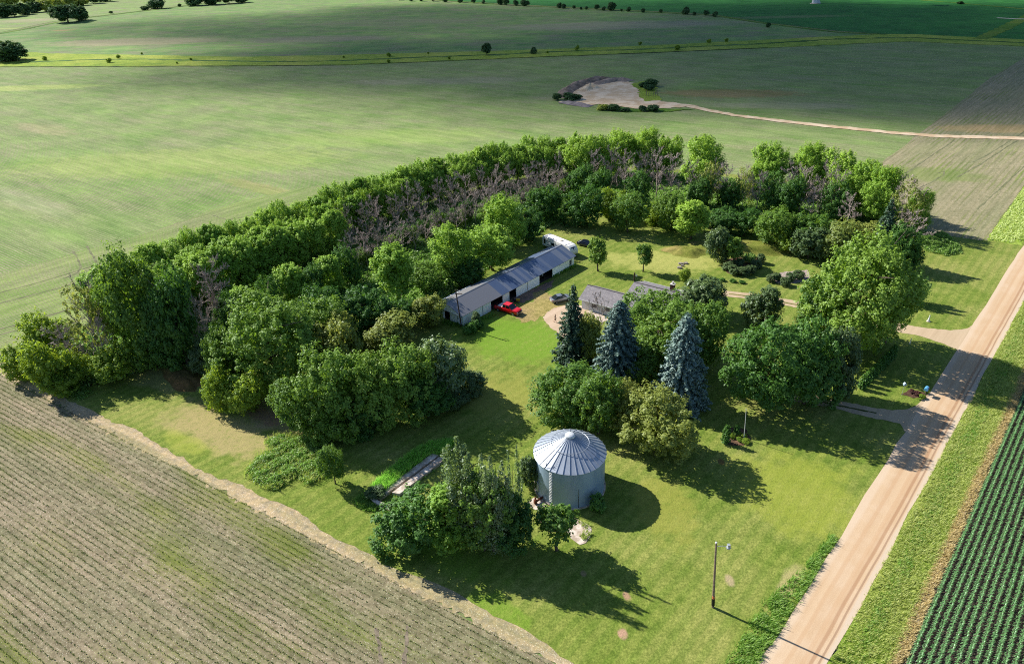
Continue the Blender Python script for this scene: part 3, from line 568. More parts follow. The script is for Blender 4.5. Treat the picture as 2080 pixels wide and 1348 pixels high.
def plumes(name,mat,seed,h,w,nst=9,ls=.17,per=430,fat=.11,lean=.25):
    """several upright feathery stems with leaves along them"""
    r=np.random.default_rng(seed); C=[];Nn=[];Sz=[]
    for k in range(nst):
        a=2*math.pi*k/nst+r.normal(0,.4); rr=w*.36*math.sqrt(r.uniform(.03,1)); hh=h*(1-.42*(rr/(w*.36))**1.5)*r.uniform(.86,1.03); b=np.array([math.cos(a)*rr*.5,math.sin(a)*rr*.5,0]); e=np.array([math.cos(a)*rr*1.15+lean*.25*hh*.2,math.sin(a)*rr*1.15,hh])
        t=r.uniform(.12,1.,per)**.9; ax=b+(e-b)*t[:,None]; fw=w*fat*1.35*np.sin(np.pi*np.clip(t*.86+.1,0,1))**.7*(1.15-t*.55)
        d=nrm(r.normal(0,1,(per,3))); g=np.sin(t*34+k)*.3+.85
        C.append(ax+d*[1,1,.8]*(fw*g*r.uniform(.4,1.1,per))[:,None]); Nn.append(nrm(d*.8+[0,0,.4]+r.normal(0,.5,(per,3)))); Sz.append(ls*r.uniform(.6,1.3,per))
    V,Fq=leafquads(np.concatenate(C),np.concatenate(Nn),np.concatenate(Sz),r,.42,.2); return mesh_np(name,V,Fq,mat)
KF=1.1
LM={'maple':leaf_mat('maple_leaf',lin(156,184,76,KF),lin(96,134,46,KF),lin(180,215,66,KF),.32,.02),
 'round':leaf_mat('green_leaf',lin(130,156,62,KF),lin(52,90,34,KF),lin(150,190,55,KF),.28,.02),
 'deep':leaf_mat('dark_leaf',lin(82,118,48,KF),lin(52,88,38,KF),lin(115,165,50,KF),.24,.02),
 'bush':leaf_mat('bush_leaf',lin(136,156,56,KF),lin(92,124,42,KF),lin(180,205,55,KF),.4,.02),
 'olive':leaf_mat('olive_leaf',lin(142,150,74,KF),lin(92,112,50,KF),lin(175,185,80,KF),.36,.02),
 'lilac':leaf_mat('dull_leaf',lin(104,124,76,KF),lin(70,94,54,KF),lin(130,155,75,KF),.3,.03),
 'silver':leaf_mat('silver_leaf',lin(142,154,112,KF),lin(84,112,60,KF),lin(150,175,85,KF),.34,.05),
 'blue':leaf_mat('blue_needle',lin(128,150,142,KF),lin(74,100,92,KF),lin(115,145,125,KF),.15,.03),
 'spruce':leaf_mat('spruce_needle',lin(78,104,76,KF),lin(46,70,52,KF),lin(85,112,70,KF),.15,.03),
 'cedar':leaf_mat('cedar_leaf',lin(84,126,44,KF),lin(58,98,36,KF),lin(110,155,45,KF),.25,.03),
 'light':leaf_mat('feathery_leaf',lin(140,168,88,KF),lin(106,146,68,KF),lin(160,195,90,KF),.4,.03),
 'far':leaf_mat('far_leaf',lin(84,112,66,KF),lin(60,90,56,KF),lin(100,130,60,KF),.28,.02),
 'lit_gold':leaf_mat('far_lit_leaf',lin(170,178,90,KF),lin(136,154,72,KF),lin(190,200,70,KF),.36,.02)}  # last entry: sunlight on the far wood put into a paler leaf colour
# kinds: list of (crown parts, trunk) prototypes, nominal height and width
KIND={}
def kind(k,h,w,protos,part='crown',name='tree'): KIND[k]=dict(h=h,w=w,p=protos,part=part,name=name)
kind('maple',13,8,[(crown('maple_crown',LM['maple'],s,13,8,.03,12,250,58,.17,.075,2.1,.66,.10,wind=(.2,-.1,0)),trunk('maple_trunk',s,13,8,.22)) for s in (1,2,3,4)])
kind('round',10,9,[(crown('round_crown',LM['round'],s,10,9,.03,12,240,56,.17,.07,1.55,.5,.10),trunk('round_trunk',s,10,9,.2)) for s in (11,12,13,14)])
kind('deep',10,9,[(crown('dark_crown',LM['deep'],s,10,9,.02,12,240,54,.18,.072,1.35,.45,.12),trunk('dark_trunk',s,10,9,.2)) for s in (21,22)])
kind('narrow',12,5.5,[(crown('narrow_crown',LM['maple'],s,12,5.5,.03,11,220,54,.17,.095,1.8,.58,.12,lobe_r=(.22,.34)),trunk('narrow_trunk',s,12,5.5,.18)) for s in (31,32,33)])
kind('big',15,15,[(crown('broad_crown',LM['round'],s,15,15,.03,20,520,52,.19,.048,1.5,.5,.10,lobe_r=(.17,.25),spread=.30),trunk('broad_trunk',s,15,15,.38,9)) for s in (41,42)])
kind('bigdeep',15,15,[(crown('broad_dark_crown',LM['deep'],43,15,15,.03,20,520,52,.19,.048,1.4,.45,.10,lobe_r=(.17,.25),spread=.30),trunk('broad_dark_trunk',43,15,15,.38,9))])
kind('goldish',10,9,[(crown('olive_round_crown',LM['olive'],s,10,9,.03,12,240,56,.17,.07,1.55,.5,.10),trunk('olive_round_trunk',s,10,9,.2)) for s in (15,16)])
kind('bush',5,5.5,[(crown('bush_crown',LM['bush'],s,5,5.5,.0,8,170,42,.14,.085,1.6,.4,.12),trunk('bush_stems',s,5,5,.07,7,zf=.05)) for s in (51,52,53)],name='bush')
kind('olive',7,7,[(crown('olive_crown',LM['olive'],s,7,7,.04,8,170,42,.2,.08,1.2,.4,.10),trunk('olive_stems',s,7,7,.1,6)) for s in (61,62)])
kind('lilac',6,6,[(crown('lilac_crown',LM['lilac'],s,6,6,.03,8,170,44,.17,.08,1.25,.45,.12),trunk('lilac_stems',s,6,6,.09,7,zf=.05)) for s in (71,72)],name='bush')
kind('shrub',1.6,1.8,[(crown('shrub_crown',LM['cedar'],s,1.6,1.8,.0,5,60,34,.09,.13,1.2,.4,.15),trunk('shrub_stems',s,1.6,1.6,.03,5,zf=.05)) for s in (81,82)],name='shrub')
kind('sapling',6,3.4,[(crown('sapling_crown',LM['round'],s,6,3.4,.17,6,95,36,.15,.12,1.35,.5,.10),trunk('sapling_trunk',s,6,3.4,.13,6)) for s in (91,92)])
kind('poplar',15,7,[(plumes('poplar_crown',LM['silver'],s,15,7,15,.17,900,.17),trunk('poplar_trunk',s,15,6,.2,9)) for s in (101,102)])
kind('plume',9,3.5,[(plumes('plume_crown',LM['silver'],s,9,3.5,8,.15,330,.15),trunk('plume_trunk',s,9,3,.1,6)) for s in (103,)])
kind('light',6,4.5,[(plumes('feather_crown',LM['light'],s,6,4.5,12,.17,330,.15),trunk('feather_trunk',s,6,4,.1,6)) for s in (104,)])
kind('blue',15,9,[(conifer('blue_spruce_crown',LM['blue'],s,15,9,.25,.03,34,22,.55,.34,.12),trunk('blue_spruce_trunk',s,15,1.5,.22,0)) for s in (111,112)],name='spruce_tree')
kind('spruce',15,7.5,[(conifer('spruce_crown',LM['spruce'],s,15,7.5,.32,.06,24,12,.8,.38,.08),trunk('spruce_trunk',s,15,1.5,.22,0)) for s in (113,114)],name='spruce_tree')
kind('cedar',2.6,1.1,[(conifer('cedar_crown',LM['cedar'],s,2.6,1.1,.12,.0,14,9,.35,-.4),trunk('cedar_trunk',s,2.6,.4,.05,0)) for s in (121,)],name='cedar_shrub')
kind('dead',11,6,[(None,dead_mesh('bare_branches',s,11,6)) for s in (131,132,133,134,135)],'branches','dead_tree')
semi_c=[crown('sparse_crown',LM['olive'],s,9,7,.12,8,75,34,.17,.07,1.3,.45,.02) for s in (141,142)]
kind('semi',9,7,[(semi_c[i],dead_mesh('thinning_branches',145+i,9,7,.13,11,5)) for i in (0,1)])
kind('bare',6,4.5,[(None,dead_mesh('bare_limbs',151,6,4.5,.10,9,4,zlo=.35))],'branches','bare_tree')
kind('far',14,14,[(crown('far_crown',LM['far'],s,14,14,.0,9,150,26,.6,.085,1.1,.35,.2),trunk('far_trunk',s,14,12,.3,5)) for s in (161,162,163)])
kind('lit_gold',12,13,[(crown('far_lit_crown',LM['lit_gold'],s,12,13,.0,9,150,26,.55,.085,1.1,.35,.2),trunk('far_lit_trunk',s,12,12,.3,5)) for s in (164,165)])
PR=random.Random(3); CNT={}
def plant(k,x,top,base,wpx,label,cat=None,group=None,name=None,loc=None,H=None,W=None):
    """tree whose foot stands at photo pixel (x, base), as tall and wide as it shows there"""
    K_=KIND[k]
    if loc is None:
        loc=G(x,base); H=hgt(x,base,top); W=wpx*Pj(loc+np.array([0,0,H*.5]))[2]/F
        if k not in('sapling','bare','plume','spruce','blue','cedar','dead','semi','poplar'):   # photo edges are those of a round crown seen from above
            dd=math.hypot(loc[0],loc[1]); q=W*.44*CAMH/dd; E=H; c_=math.sqrt(max(E*E/4-q*q,(.30*E)**2)); s_=(E/2-c_)*dd/CAMH; loc=loc+np.array([loc[0],loc[1],0])/dd*s_; H=2*c_; W*=Pj(loc+np.array([0,0,H*.5]))[2]/Pj(loc-np.array([loc[0],loc[1],0])/dd*s_+np.array([0,0,E*.5]))[2]
    i=CNT.get(k,0); CNT[k]=i+1; cm,tm=K_['p'][i%len(K_['p'])]
    nm=name or K_['name']
    if cat is None: cat={'bush':'bush','shrub':'shrub','spruce_tree':'spruce','cedar_shrub':'shrub','dead_tree':'dead tree','bare_tree':'bare tree'}.get(nm,'tree')
    t=thing(nm,label,cat,(loc[0],loc[1],.045),PR.uniform(0,6.28),group); sx=W/K_['w']; sz=H/K_['h']; t.scale=(sx,sx,sz)
    if cm is not None: mobj('crown',cm,t); mobj('trunk' if nm not in('bush','shrub') else 'stems',tm,t)
    else: mobj('branches',tm,t)
    return t
# ------------------------------------------------------------------ planting
ORD='first second third fourth fifth sixth seventh eighth ninth tenth eleventh twelfth thirteenth fourteenth fifteenth sixteenth seventeenth eighteenth nineteenth twentieth twenty-first twenty-second twenty-third twenty-fourth twenty-fifth twenty-sixth twenty-seventh twenty-eighth twenty-ninth thirtieth thirty-first thirty-second thirty-third thirty-fourth thirty-fifth thirty-sixth thirty-seventh thirty-eighth thirty-ninth fortieth'.split()
def along(poly,step):
    P=[np.array(p[:2]) for p in poly]; out=[]; carry=0.
    for i in range(len(P)-1):
        d=P[i+1]-P[i]; L=np.linalg.norm(d); s=carry
        while s<L: out.append(P[i]+d*s/L); s+=step
        carry=s-L
    return out
# outer row of the long left arm: green trees
row=along(px((215,655),(300,612),(480,550),(600,505),(750,450),(900,400),(1050,365),(1150,352)),4.7); w1='outer windbreak row'
r=random.Random(5)
for i,p in enumerate(row):
    H=r.uniform(11.6,13.4); 
    if i<3: H*=.85
    plant('maple' if i%3 else 'narrow',0,0,0,0,'tall green tree in the outermost windbreak row, %s from its left end'%ORD[i],group='outer row of the windbreak',loc=np.array([p[0]+r.uniform(-.7,.7),p[1]+r.uniform(-.7,.7),0]),H=H,W=r.uniform(6.4,7.8))
row=along(px((270,655),(380,608),(520,560),(640,512),(760,462),(900,412),(1050,374),(1170,362)),4.6)
for i,p in enumerate(row):
    plant('narrow' if i%2 else 'maple',0,0,0,0,'green tree just inside the outermost windbreak row, %s from its left end'%ORD[i],group='inner partner row of the windbreak',loc=np.array([p[0]+r.uniform(-.9,.9),p[1]+r.uniform(-.9,.9),0]),H=r.uniform(9.5,11.5),W=r.uniform(6,7.5))
# second row: green on the left, dead further back
row=along(px((330,660),(420,628),(560,568),(700,515),(850,458),(1000,414),(1150,390)),4.9); k=0; d_=0
for i,p in enumerate(row):
    L=np.array([p[0]+r.uniform(-.8,.8),p[1]+r.uniform(-.8,.8),0]); x=Pj(L)[0]
    if x<690:
        plant('narrow',0,0,0,0,'dense green tree in the second windbreak row, %s from the left'%ORD[k],group='second row of the windbreak',loc=L,H=r.uniform(11,12.6),W=r.uniform(6.3,7.5)); k+=1
    else:
        plant('dead',0,0,0,0,'bare grey dead tree in the windbreak behind the shed, %s from left'%ORD[d_],group='dead trees of the windbreak',loc=L,H=r.uniform(10.6,12.4),W=r.uniform(5.8,7.2)); d_+=1
row=along(px((720,560),(800,528),(880,497),(960,462),(1040,434),(1140,410)),3.7); 
for i,p in enumerate(row):
    plant('dead',0,0,0,0,'thin grey dead tree on the inner side of the windbreak, %s from the left'%ORD[i],group='inner dead trees of the windbreak',loc=np.array([p[0],p[1],0]),H=r.uniform(9,11),W=r.uniform(5.5,6.6))
row=along(px((470,690),(560,650),(650,610),(730,575)),5.)
for i,p in enumerate(row):
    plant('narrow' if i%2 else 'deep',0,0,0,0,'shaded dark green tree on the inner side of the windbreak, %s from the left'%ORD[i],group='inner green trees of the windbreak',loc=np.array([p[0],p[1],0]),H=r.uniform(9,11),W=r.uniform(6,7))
row=along(px((730,545),(850,490),(960,448),(1080,412),(1150,402)),4.4)
for i,p in enumerate(row):
    plant('deep' if i%2 else 'round',0,0,0,0,'low green understory tree among the dead trunks, %s from the left'%ORD[i],group='understory of the windbreak',loc=np.array([p[0]+r.uniform(-1.5,1.5),p[1]+r.uniform(-1.5,1.5),0]),H=r.uniform(4.5,7),W=r.uniform(4,5))
T=[
# left corner
('bush',62,695,768,80,'light green bush at the far left corner of the windbreak'),
('bush',108,634,728,98,'tall rounded bush behind the left corner bush, against the bean field'),
('bush',120,690,797,90,'yellow green bush just right of the corner bush'),
('bush',172,712,776,76,'low green bush in front of the grey brush heap'),
('bush',240,698,776,88,'bright green bush right of the grey brush, at the lawn corner'),
('bush',135,752,806,72,'small dark bush at the field edge below the corner bushes'),
('semi',208,580,735,98,'half bare olive tree left of the big corner tree'),
('dead',165,655,765,90,'grey leafless brush between the corner bushes'),
('dead',228,640,757,60,'bare grey branches just left of the big corner tree'),
('round',308,502,737,135,'large green tree at the left corner of the lawn, tallest of the corner'),
('narrow',258,545,705,105,'green tree half hidden behind the big corner tree on its left'),
('deep',382,540,745,105,'dark green tree right of the big corner tree'),
('deep',345,600,748,90,'shaded low tree at the back of the leaf mound'),
('dead',458,525,695,105,'grey dead tree standing alone among the green left trees'),
('dead',432,600,738,66,'short bare tree below the lone dead tree'),
('lilac',425,690,757,62,'bluish green bush in shade beside the leaf mound'),
# trees in front of the windbreak
('narrow',810,497,625,86,'bright tufted tree in the middle of the inner edge, left of the shed'),
('round',874,530,598,90,'green tree behind the near end of the shed roof'),
('maple',924,455,573,96,'tall bright tree behind the middle of the shed'),
('maple',1002,458,553,96,'bright leafy tree right of the tall tree behind the shed'),
('maple',1028,394,505,98,'sunlit tree rising above the dead trees behind the shed'),
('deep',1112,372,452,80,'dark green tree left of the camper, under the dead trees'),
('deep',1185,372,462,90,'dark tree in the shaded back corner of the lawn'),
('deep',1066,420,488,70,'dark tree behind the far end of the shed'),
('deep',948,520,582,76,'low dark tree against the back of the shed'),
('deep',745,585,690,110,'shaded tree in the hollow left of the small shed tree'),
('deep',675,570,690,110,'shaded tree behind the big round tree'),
('deep',820,600,668,84,'dark tree behind the old boat'),
('olive',873,596,668,68,'small light green tree at the gable end of the shed'),
# left front cluster
('big',572,592,800,222,'big round sunlit tree, largest of the left cluster'),
('round',478,662,790,96,'tree at the left foot of the big round tree'),
('bush',463,742,836,76,'yellow green bush at the left edge of the cluster by the dry grass'),
('bush',512,752,843,84,'yellow green bush right beside the leftmost one of the cluster'),
('round',662,598,740,130,'green tree behind and right of the big round tree'),
('olive',700,642,770,104,'pale olive topped tree in the middle of the left cluster'),
('olive',792,635,722,112,'feathery light tree nearest the old boat'),
('round',690,700,885,150,'broad green tree in the front of the left cluster'),
('round',618,765,885,108,'bright green tree at the lower left front of the cluster'),
('round',668,805,905,106,'lowest front tree of the cluster, above the weed patch'),
('round',762,722,872,120,'tree in the middle front of the left cluster'),
('deep',742,790,878,100,'dark leafy tree low in the shaded front of the cluster'),
('round',832,690,850,130,'rounded tree on the right part of the left cluster'),
('silver_',905,672,812,110,'tree with whitish leaf tips at the right end of the left cluster'),
('deep',872,755,855,112,'dark low tree under the whitish tree'),
('dead',812,735,838,50,'small dead tree caught between the cluster trees'),
('lilac',955,752,802,66,'low ivy like bush at the right tip of the cluster'),
('lilac',918,785,832,80,'low shaded bush along the right foot of the cluster'),
('round',682,903,986,58,'small round tree standing alone beside the weed patch'),
('lilac',765,985,1012,44,'small pale bush at the near end of the concrete strips'),
# front group by the bin
('deep',842,975,1126,156,'dark round tree at the lower left of the bin group'),
('poplar',945,868,1098,120,'tall silvery poplar with upright plumes left of the grain bin'),
('poplar',1003,898,1118,108,'second silvery poplar, between the tall poplar and the bin'),
('narrow',918,985,1122,100,'leafy tree filling between the dark round tree and the tall poplar'),
('round',985,955,1128,130,'leafy green tree in front of the poplars'),
('plume',1046,890,1092,52,'thin feathery silver stem tree nearest the bin'),
('deep',1035,1000,1130,100,'dark green tree at the lower right of the poplars'),
('sapling',1131,1030,1117,84,'small bright tree in front of the grain bin by the curved slab'),
('lilac',1075,924,998,46,'green bush against the left side of the grain bin'),
('shrub',1212,1002,1040,34,'shaded round shrub at the right foot of the grain bin'),
# middle trees
('spruce',1162,580,740,88,'dark green spruce tallest beside the gravel yard'),
('olive',1196,640,742,66,'thin reddish green tree right of the dark spruce'),
('bare',1217,598,702,60,'leafless small tree in front of the garage roof'),
('blue',1252,612,780,112,'blue spruce nearer the house, left one of the two'),
('big',1335,582,745,210,'huge round tree hiding the house'),
('round',1412,608,752,120,'round tree joined to the right side of the huge house tree'),
('round',1318,672,778,112,'lower tree between the two blue spruces'),
('round',1292,728,790,62,'small round tree low between the two blue spruces'),
('blue',1379,638,824,120,'blue spruce in front of the huge tree, right one of the two'),
('lilac',1430,560,648,100,'dull green tree by the house chimney'),
('lilac',1545,584,668,80,'grey green tree above the far driveway'),
('bigdeep',1560,622,835,205,'massive dark green tree in the middle right of the yard'),
('deep',1632,650,825,125,'dark tree at the right flank of the massive tree'),
('dead',1535,690,800,60,'small dead branches inside the massive tree'),
('lilac',1690,664,805,82,'grey green tree right of the massive tree, beside the cedar row'),
('big',1722,472,722,225,'tallest maple of the yard, bright leaves blown to the right'),
('maple',1795,545,700,100,'right hand maple leaning beside the tallest maple'),
('round',1650,560,690,110,'tree left of the tallest maple, over the driveway'),
('light',1856,546,618,58,'feathery pale green tree on the lawn right of the maple'),
('round',1145,730,855,150,'round tree front left of the bin group of three'),
('round',1215,754,888,112,'middle tree of the three above the grain bin'),
('goldish',1330,783,938,160,'largest of the three trees, right above the grain bin'),
('goldish',1268,775,885,95,'tree squeezed between the middle and the largest tree above the bin'),
# back right shrubs
('bush',1240,380,445,72,'green bush in the shaded back corner of the lawn'),
('round',1275,390,474,82,'round bright tree at the back of the lawn, leftmost of three'),
('round',1362,390,468,74,'bushy tree behind the back lawn, middle of three'),
('narrow',1403,404,488,70,'upright light green tree at the back lawn, right of three'),
('bush',1330,408,456,62,'low bush between the back lawn trees'),
('deep',1462,420,474,68,'trimmed dark bush, left of the pair behind the grass mound'),
('deep',1512,420,480,66,'trimmed dark bush, right of the pair behind the grass mound'),
('round',1575,418,502,94,'round green tree at the right end of the grass mound'),
('round',1640,432,512,94,'round green tree right of the mound tree'),
('lilac',1640,460,528,88,'dull green bush at the lawn edge below the round trees'),
('olive',1692,448,532,92,'light topped tree behind the tallest maple'),
('olive',1742,450,524,84,'light topped tree just left of the small spruce'),
('bush',1602,458,512,62,'bush in the shade at the foot of the round trees'),
('spruce',1783,406,532,66,'small green spruce at the right end of the windbreak'),
('deep',1818,455,548,72,'dark bush right of the small spruce'),
('deep',1845,498,548,54,'low dark bush at the right lawn edge of the windbreak'),
('semi',1826,365,474,78,'pale half bare tree at the right end of the windbreak'),
('maple',1856,384,472,58,'light green tree hanging over the planted field at the right end'),
('dead',1842,430,494,74,'bare branches under the light green end tree'),
('dead',1720,395,468,52,'bare grey tree in front of the dense end trees'),
# lawn
('sapling',1215,485,551,42,'narrow young tree on the lawn, left of the pair'),
('sapling',1306,496,552,34,'narrow young tree on the lawn, right of the pair'),
('bush',1389,545,570,26,'small round shrub on the lawn behind the house'),
('lilac',1457,460,534,54,'tall blue green bush at the left of the garden island'),
('sapling',1488,480,536,46,'light green young tree in the garden island'),
('light',1520,510,535,36,'reddish thin shrub at the back of the garden island'),
('shrub',948,662,680,20,'dark clipped shrub at the near shed corner, frontmost'),
('shrub',960,654,676,22,'yellowish shrub in the middle of the three by the shed corner'),
('shrub',972,648,668,22,'yellowish shrub at the rear of the three by the shed corner'),
('lilac',968,634,662,22,'dark bush leaning on the shed wall'),
]
KIND['silver_']=dict(KIND['olive']); KIND['silver_']['p']=[(crown('whitish_crown',LM['silver'],66,7,7,.04,8,170,42,.2,.08,1.2,.4,.10),trunk('whitish_stems',66,7,7,.1,6))]
for t in T: plant(*t)
# right arm of the windbreak
R=[(1180,270,372,74),(1222,274,372,62),(1264,262,362,76),(1312,260,362,76),(1352,274,368,62),(1428,274,386,88),(1556,292,396,86),(1635,290,402,84),(1690,304,412,80),(1738,324,424,80),(1784,334,440,74),(1712,350,440,72),(1770,370,458,70)]
for i,(x,t,b,w) in enumerate(R): plant('maple',x,t,b,w,'tall sunlit tree in the back right windbreak, %s from the left'%ORD[i],group='back right row of the windbreak')
R=[(1205,305,402,52),(1240,300,404,56),(1270,306,408,60),(1300,308,412,62),(1332,300,412,60),(1362,312,414,60),(1398,328,420,56),(1440,332,422,60),(1472,332,426,68),(1506,340,428,52),(1536,346,432,54),(1592,334,434,60),(1622,336,438,58),(1664,330,440,62),(1684,342,446,56),(1644,380,450,60)]
for i,(x,t,b,w) in enumerate(R):
    plant('semi' if i in (7,9) else 'dead',x,t,b,w,('half bare greenish tree in the back right windbreak, %s of its dead line' if i in (7,9) else 'bare grey dead tree in the back right windbreak, %s of its line')%ORD[i],group='dead trees of the back right windbreak')
for i,(x,t,b,w) in enumerate([(1215,340,420,60),(1290,345,425,60),(1420,352,425,56),(1560,350,430,62),(1600,356,440,60),(1690,370,452,70),(1180,330,410,60),(1480,362,428,50)]):
    plant('deep',x,t,b,w,'dark green tree behind the dead trees of the right arm, %s from left'%ORD[[1,2,3,5,6,7,0,4][i]],group='understory of the right windbreak')
# clipped garden plants
for i,(x,y,w) in enumerate([(1449,562,14),(1466,564,14),(1488,566,14),(1506,568,14)]): plant('shrub',x,y,y+8,w,'low clipped shrub on the lawn by the garden island, %s from the left'%ORD[i],group='low shrubs in the lawn row')
for i,(x,y,w) in enumerate([(1478,537,24),(1490,545,26),(1508,548,28),(1524,544,24),(1536,533,22),(1545,522,20),(1500,530,26)]): plant('lilac',x,y-6,y+13,w,'flowering bedding shrub round the garden island, %s from its left'%ORD[[0,1,3,4,5,6,2][i]],group='bedding shrubs of the garden island')
for i,(x,y,w) in enumerate([(1565,563,22),(1578,560,20),(1594,570,24),(1604,560,24),(1622,555,26)]): plant('lilac',x,y-6,y+11,w,'low garden shrub in the right hand bed, %s from the left'%ORD[i],group='right hand garden bed')
for i in range(9):
    a=G(1750,790); b=G(1812,728); p=a+(b-a)*i/8; plant('cedar',0,0,0,0,'narrow clipped cedar in the shaded row by the driveway, %s from the front'%ORD[i],cat='cedar',group='row of clipped cedars',loc=p,H=2.7,W=1.15)
plant('cedar',1473,866,900,16,'tall clipped cedar in the flagpole bed','cedar'); plant('cedar',1495,864,882,12,'small clipped cedar at the back of the flagpole bed','cedar')
for i,(x,y,w) in enumerate([(1486,886,16),(1497,880,18),(1503,893,16),(1514,897,20),(1510,884,14)]): plant('bush',x,y-6,y+5,w,'low green plant in the flagpole bed, %s of the five from the left'%ORD[[0,1,2,4,3][i]],cat='plant',name='garden_plant',group='plants of the flagpole bed')
redm=leaf_mat('red_leaf',lin(120,60,56,.7),lin(96,70,50,.7),lin(130,60,50,.6),.2,.05)
for i,(x,y,w) in enumerate([(1852,796,12),(1862,800,14),(1872,806,14),(1880,796,10)]):
    o=plant('bush',x,y-6,y+4,w,['reddish plant at the left of the mailbox bed','reddish plant in the middle of the mailbox bed','green plant at the front of the mailbox bed','yellow green plant beside the mailbox post'][i],cat='plant',name='garden_plant',group='plants of the mailbox bed')
    if i<2:
        c=o.children[0]; me=c.data.copy(); me.materials.clear(); me.materials.append(redm); c.data=me
# far trees
FT=[('far',138,10,46,64,'large dark tree pair standing on the fence row, left one'),('far',165,13,42,36,'smaller dark tree right of the large far tree'),('far',22,84,124,74,'spreading dark tree beside the waterway at the left edge'),('far',-8,96,124,40,'tree cut by the left edge of the picture beside the waterway'),
 ('far',320,-6,18,36,'dark round tree on the far fence row'),('far',295,13,21,18,'small dark bush left of the round far tree'),('far',226,23,28,9,'tiny bush on the fence row'),('far',395,-18,12,44,'dark tree of the far clump, left'),('far',430,-18,10,44,'dark tree of the far clump, middle'),('far',465,-16,8,40,'dark tree of the far clump, right'),('far',492,-12,6,30,'dark tree beside the far clump'),('far',365,8,14,8,'tiny bush left of the far clump'),
 ('far',989,88,112,20,'lone upright dark tree beside the waterway'),('far',1084,96,110,14,'small dark bush right of the lone waterway tree')]
for k,x,t,b,w,l in FT: plant(k,x,t,b,w,l)
for i,(x,t,b,w) in enumerate([(8,8,36,44),(30,10,34,36),(50,6,30,36),(72,4,26,34),(95,-2,24,36),(118,-4,20,34),(140,-8,14,36),(165,-6,12,34),(60,-12,8,40),(20,-10,12,40),(100,-16,4,40),(190,-12,8,34),(215,-14,4,34),(40,-20,0,40)]):
    plant('lit_gold' if i in (4,5,6,8,9,10,7) else 'far',x,t,b,w,('sunlit pale tree' if i in (4,5,6,8,9,10,7) else 'dark tree')+' in the far left wood, %s counted from the left'%ORD[[0,2,4,6,7,9,10,11,5,1,8,12,13,3][i]],group='trees of the far left wood')
HR=[(812,2,9),(835,3,10),(856,3,12),(880,4,12),(905,5,12),(935,6,14),(962,7,10),(982,8,8),(1016,10,14),(1028,11,14),(1048,12,12),(1064,13,14),(1070,13,12),(1136,17,12),(1145,18,10),(1166,19,8),(1180,20,6),(1191,20,7),(1212,21,12),(1226,22,9),(1242,22,18),(1262,24,6),(1277,24,10),(1306,26,9),(1342,27,8),(1393,30,16),(1410,32,8),(1434,33,12),(1452,35,12),(1560,56,10)]
for i,(x,b,w) in enumerate(HR): plant('far',x,b-w*.95,b,w,'small dark tree in the far hedgerow, %s from the left'%ORD[i],cat='tree',group='trees of the far hedgerow',name='hedgerow_tree')
for i,(x,t,b,w) in enumerate([(1131,190,204,22),(1158,188,204,34),(1172,192,203,22),(1226,211,224,26),(1246,212,225,28),(1308,166,178,22),(1322,161,176,28),(1318,172,184,24),(1305,214,226,18),(1326,213,226,26),(1270,219,227,22)]):
    plant('lit_gold' if i==3 else 'far',x,t,b,w,'low %s bush on the rim of the gravel pit, %s from the left'%('yellowish' if i==3 else 'dark green',ORD[[0,1,2,3,4,7,10,9,6,8,5][i]]),cat='bush',name='bush',group='bushes round the gravel pit')
for i,(x,b,w) in enumerate([(92,123,10),(241,119,9),(222,128,11),(288,111,5),(388,123,6),(360,130,5),(698,118,5),(790,116,10),(790,128,8),(912,121,7),(870,110,5),(1112,109,6),(1174,97,6),(1172,103,10),(1300,92,8),(1375,102,12),(1440,88,10),(1475,86,9)]):
    plant('bush',x,b-w*.9,b,w,'small shrub scattered in the grassy waterway, %s from the left'%ORD[[0,2,1,3,5,4,6,7,8,10,9,11,13,12,14,15,16,17][i]],cat='shrub',name='shrub',group='shrubs of the waterway')
plant('far',1950,3,9,14,'small dark bush on the far track at the upper right','bush',name='bush')
# ------------------------------------------------------------------ things
def corr(name,col,pitch,axis,rough=.45,metal=.0,spec=.4,var=None,strength=.5):
    m=Mat(name); o=m.obj(); sx=m.n('ShaderNodeSeparateXYZ',{0:o}); c=sx.outputs[axis]
    h=m.math('PINGPONG',m.mul(c,1/pitch),.5); n=m.noise(.8,o,4.)
    cc=m.mix(m.mul(m.step(n,.4,.7),.3),col,tuple(x*.8 for x in col[:3])+(1,))
    if var:
        v=m.n('ShaderNodeCombineXYZ',{0:m.math('FLOOR',m.mul(c,1/var[0])),1:.5}).outputs[0]
        w=m.n('ShaderNodeTexWhiteNoise',{0:v},noise_dimensions='3D').outputs[0]
        cc=m.mix(m.mul(m.step(w,.45,.9),var[2]),cc,var[1])
        b=m.step(c,var[3],var[3]+.02); cc=m.mix(b,var[4],cc)
    return m.princ(cc,rough,m.bump(h,strength,.03),spec,metal)
SHZ=RAD(-41.4)
shed=thing('machine_shed','long white metal machine shed with a grey ribbed roof and three dark openings','shed',tuple(G(941,662.5)),SHZ)
wallm=corr('white_siding',lin(246,250,252,1.),.3,1,.5,strength=.12)
gabm=corr('white_gable',lin(246,250,252,1.),.3,0,.5,strength=.12)
W_,L_,EH,RH=-7.7,37.4,2.55,4.15; th=.12
mb=MB(); ops=[(8.4,12.1,2.2),(14.2,16.5,2.25),(24.4,29.2,2.2)]; y=0
for a,b,h in ops: mb.box(-th,0,y,a,0,EH); mb.box(-th,0,a,b,h,EH); y=b
mb.box(-th,0,y,L_,0,EH); mb.box(W_,W_+th,0,L_,0,EH); mb.obj('long_wall',wallm,shed)
mb=MB()
mb.prism([(W_+th+.002,0),(-5.2,0),(-5.2,2.1),(-3.65,2.1),(-3.65,0),(-th-.002,0),(-th-.002,EH),(W_/2,RH-.05),(W_+th+.002,EH)],'y',.003,th)
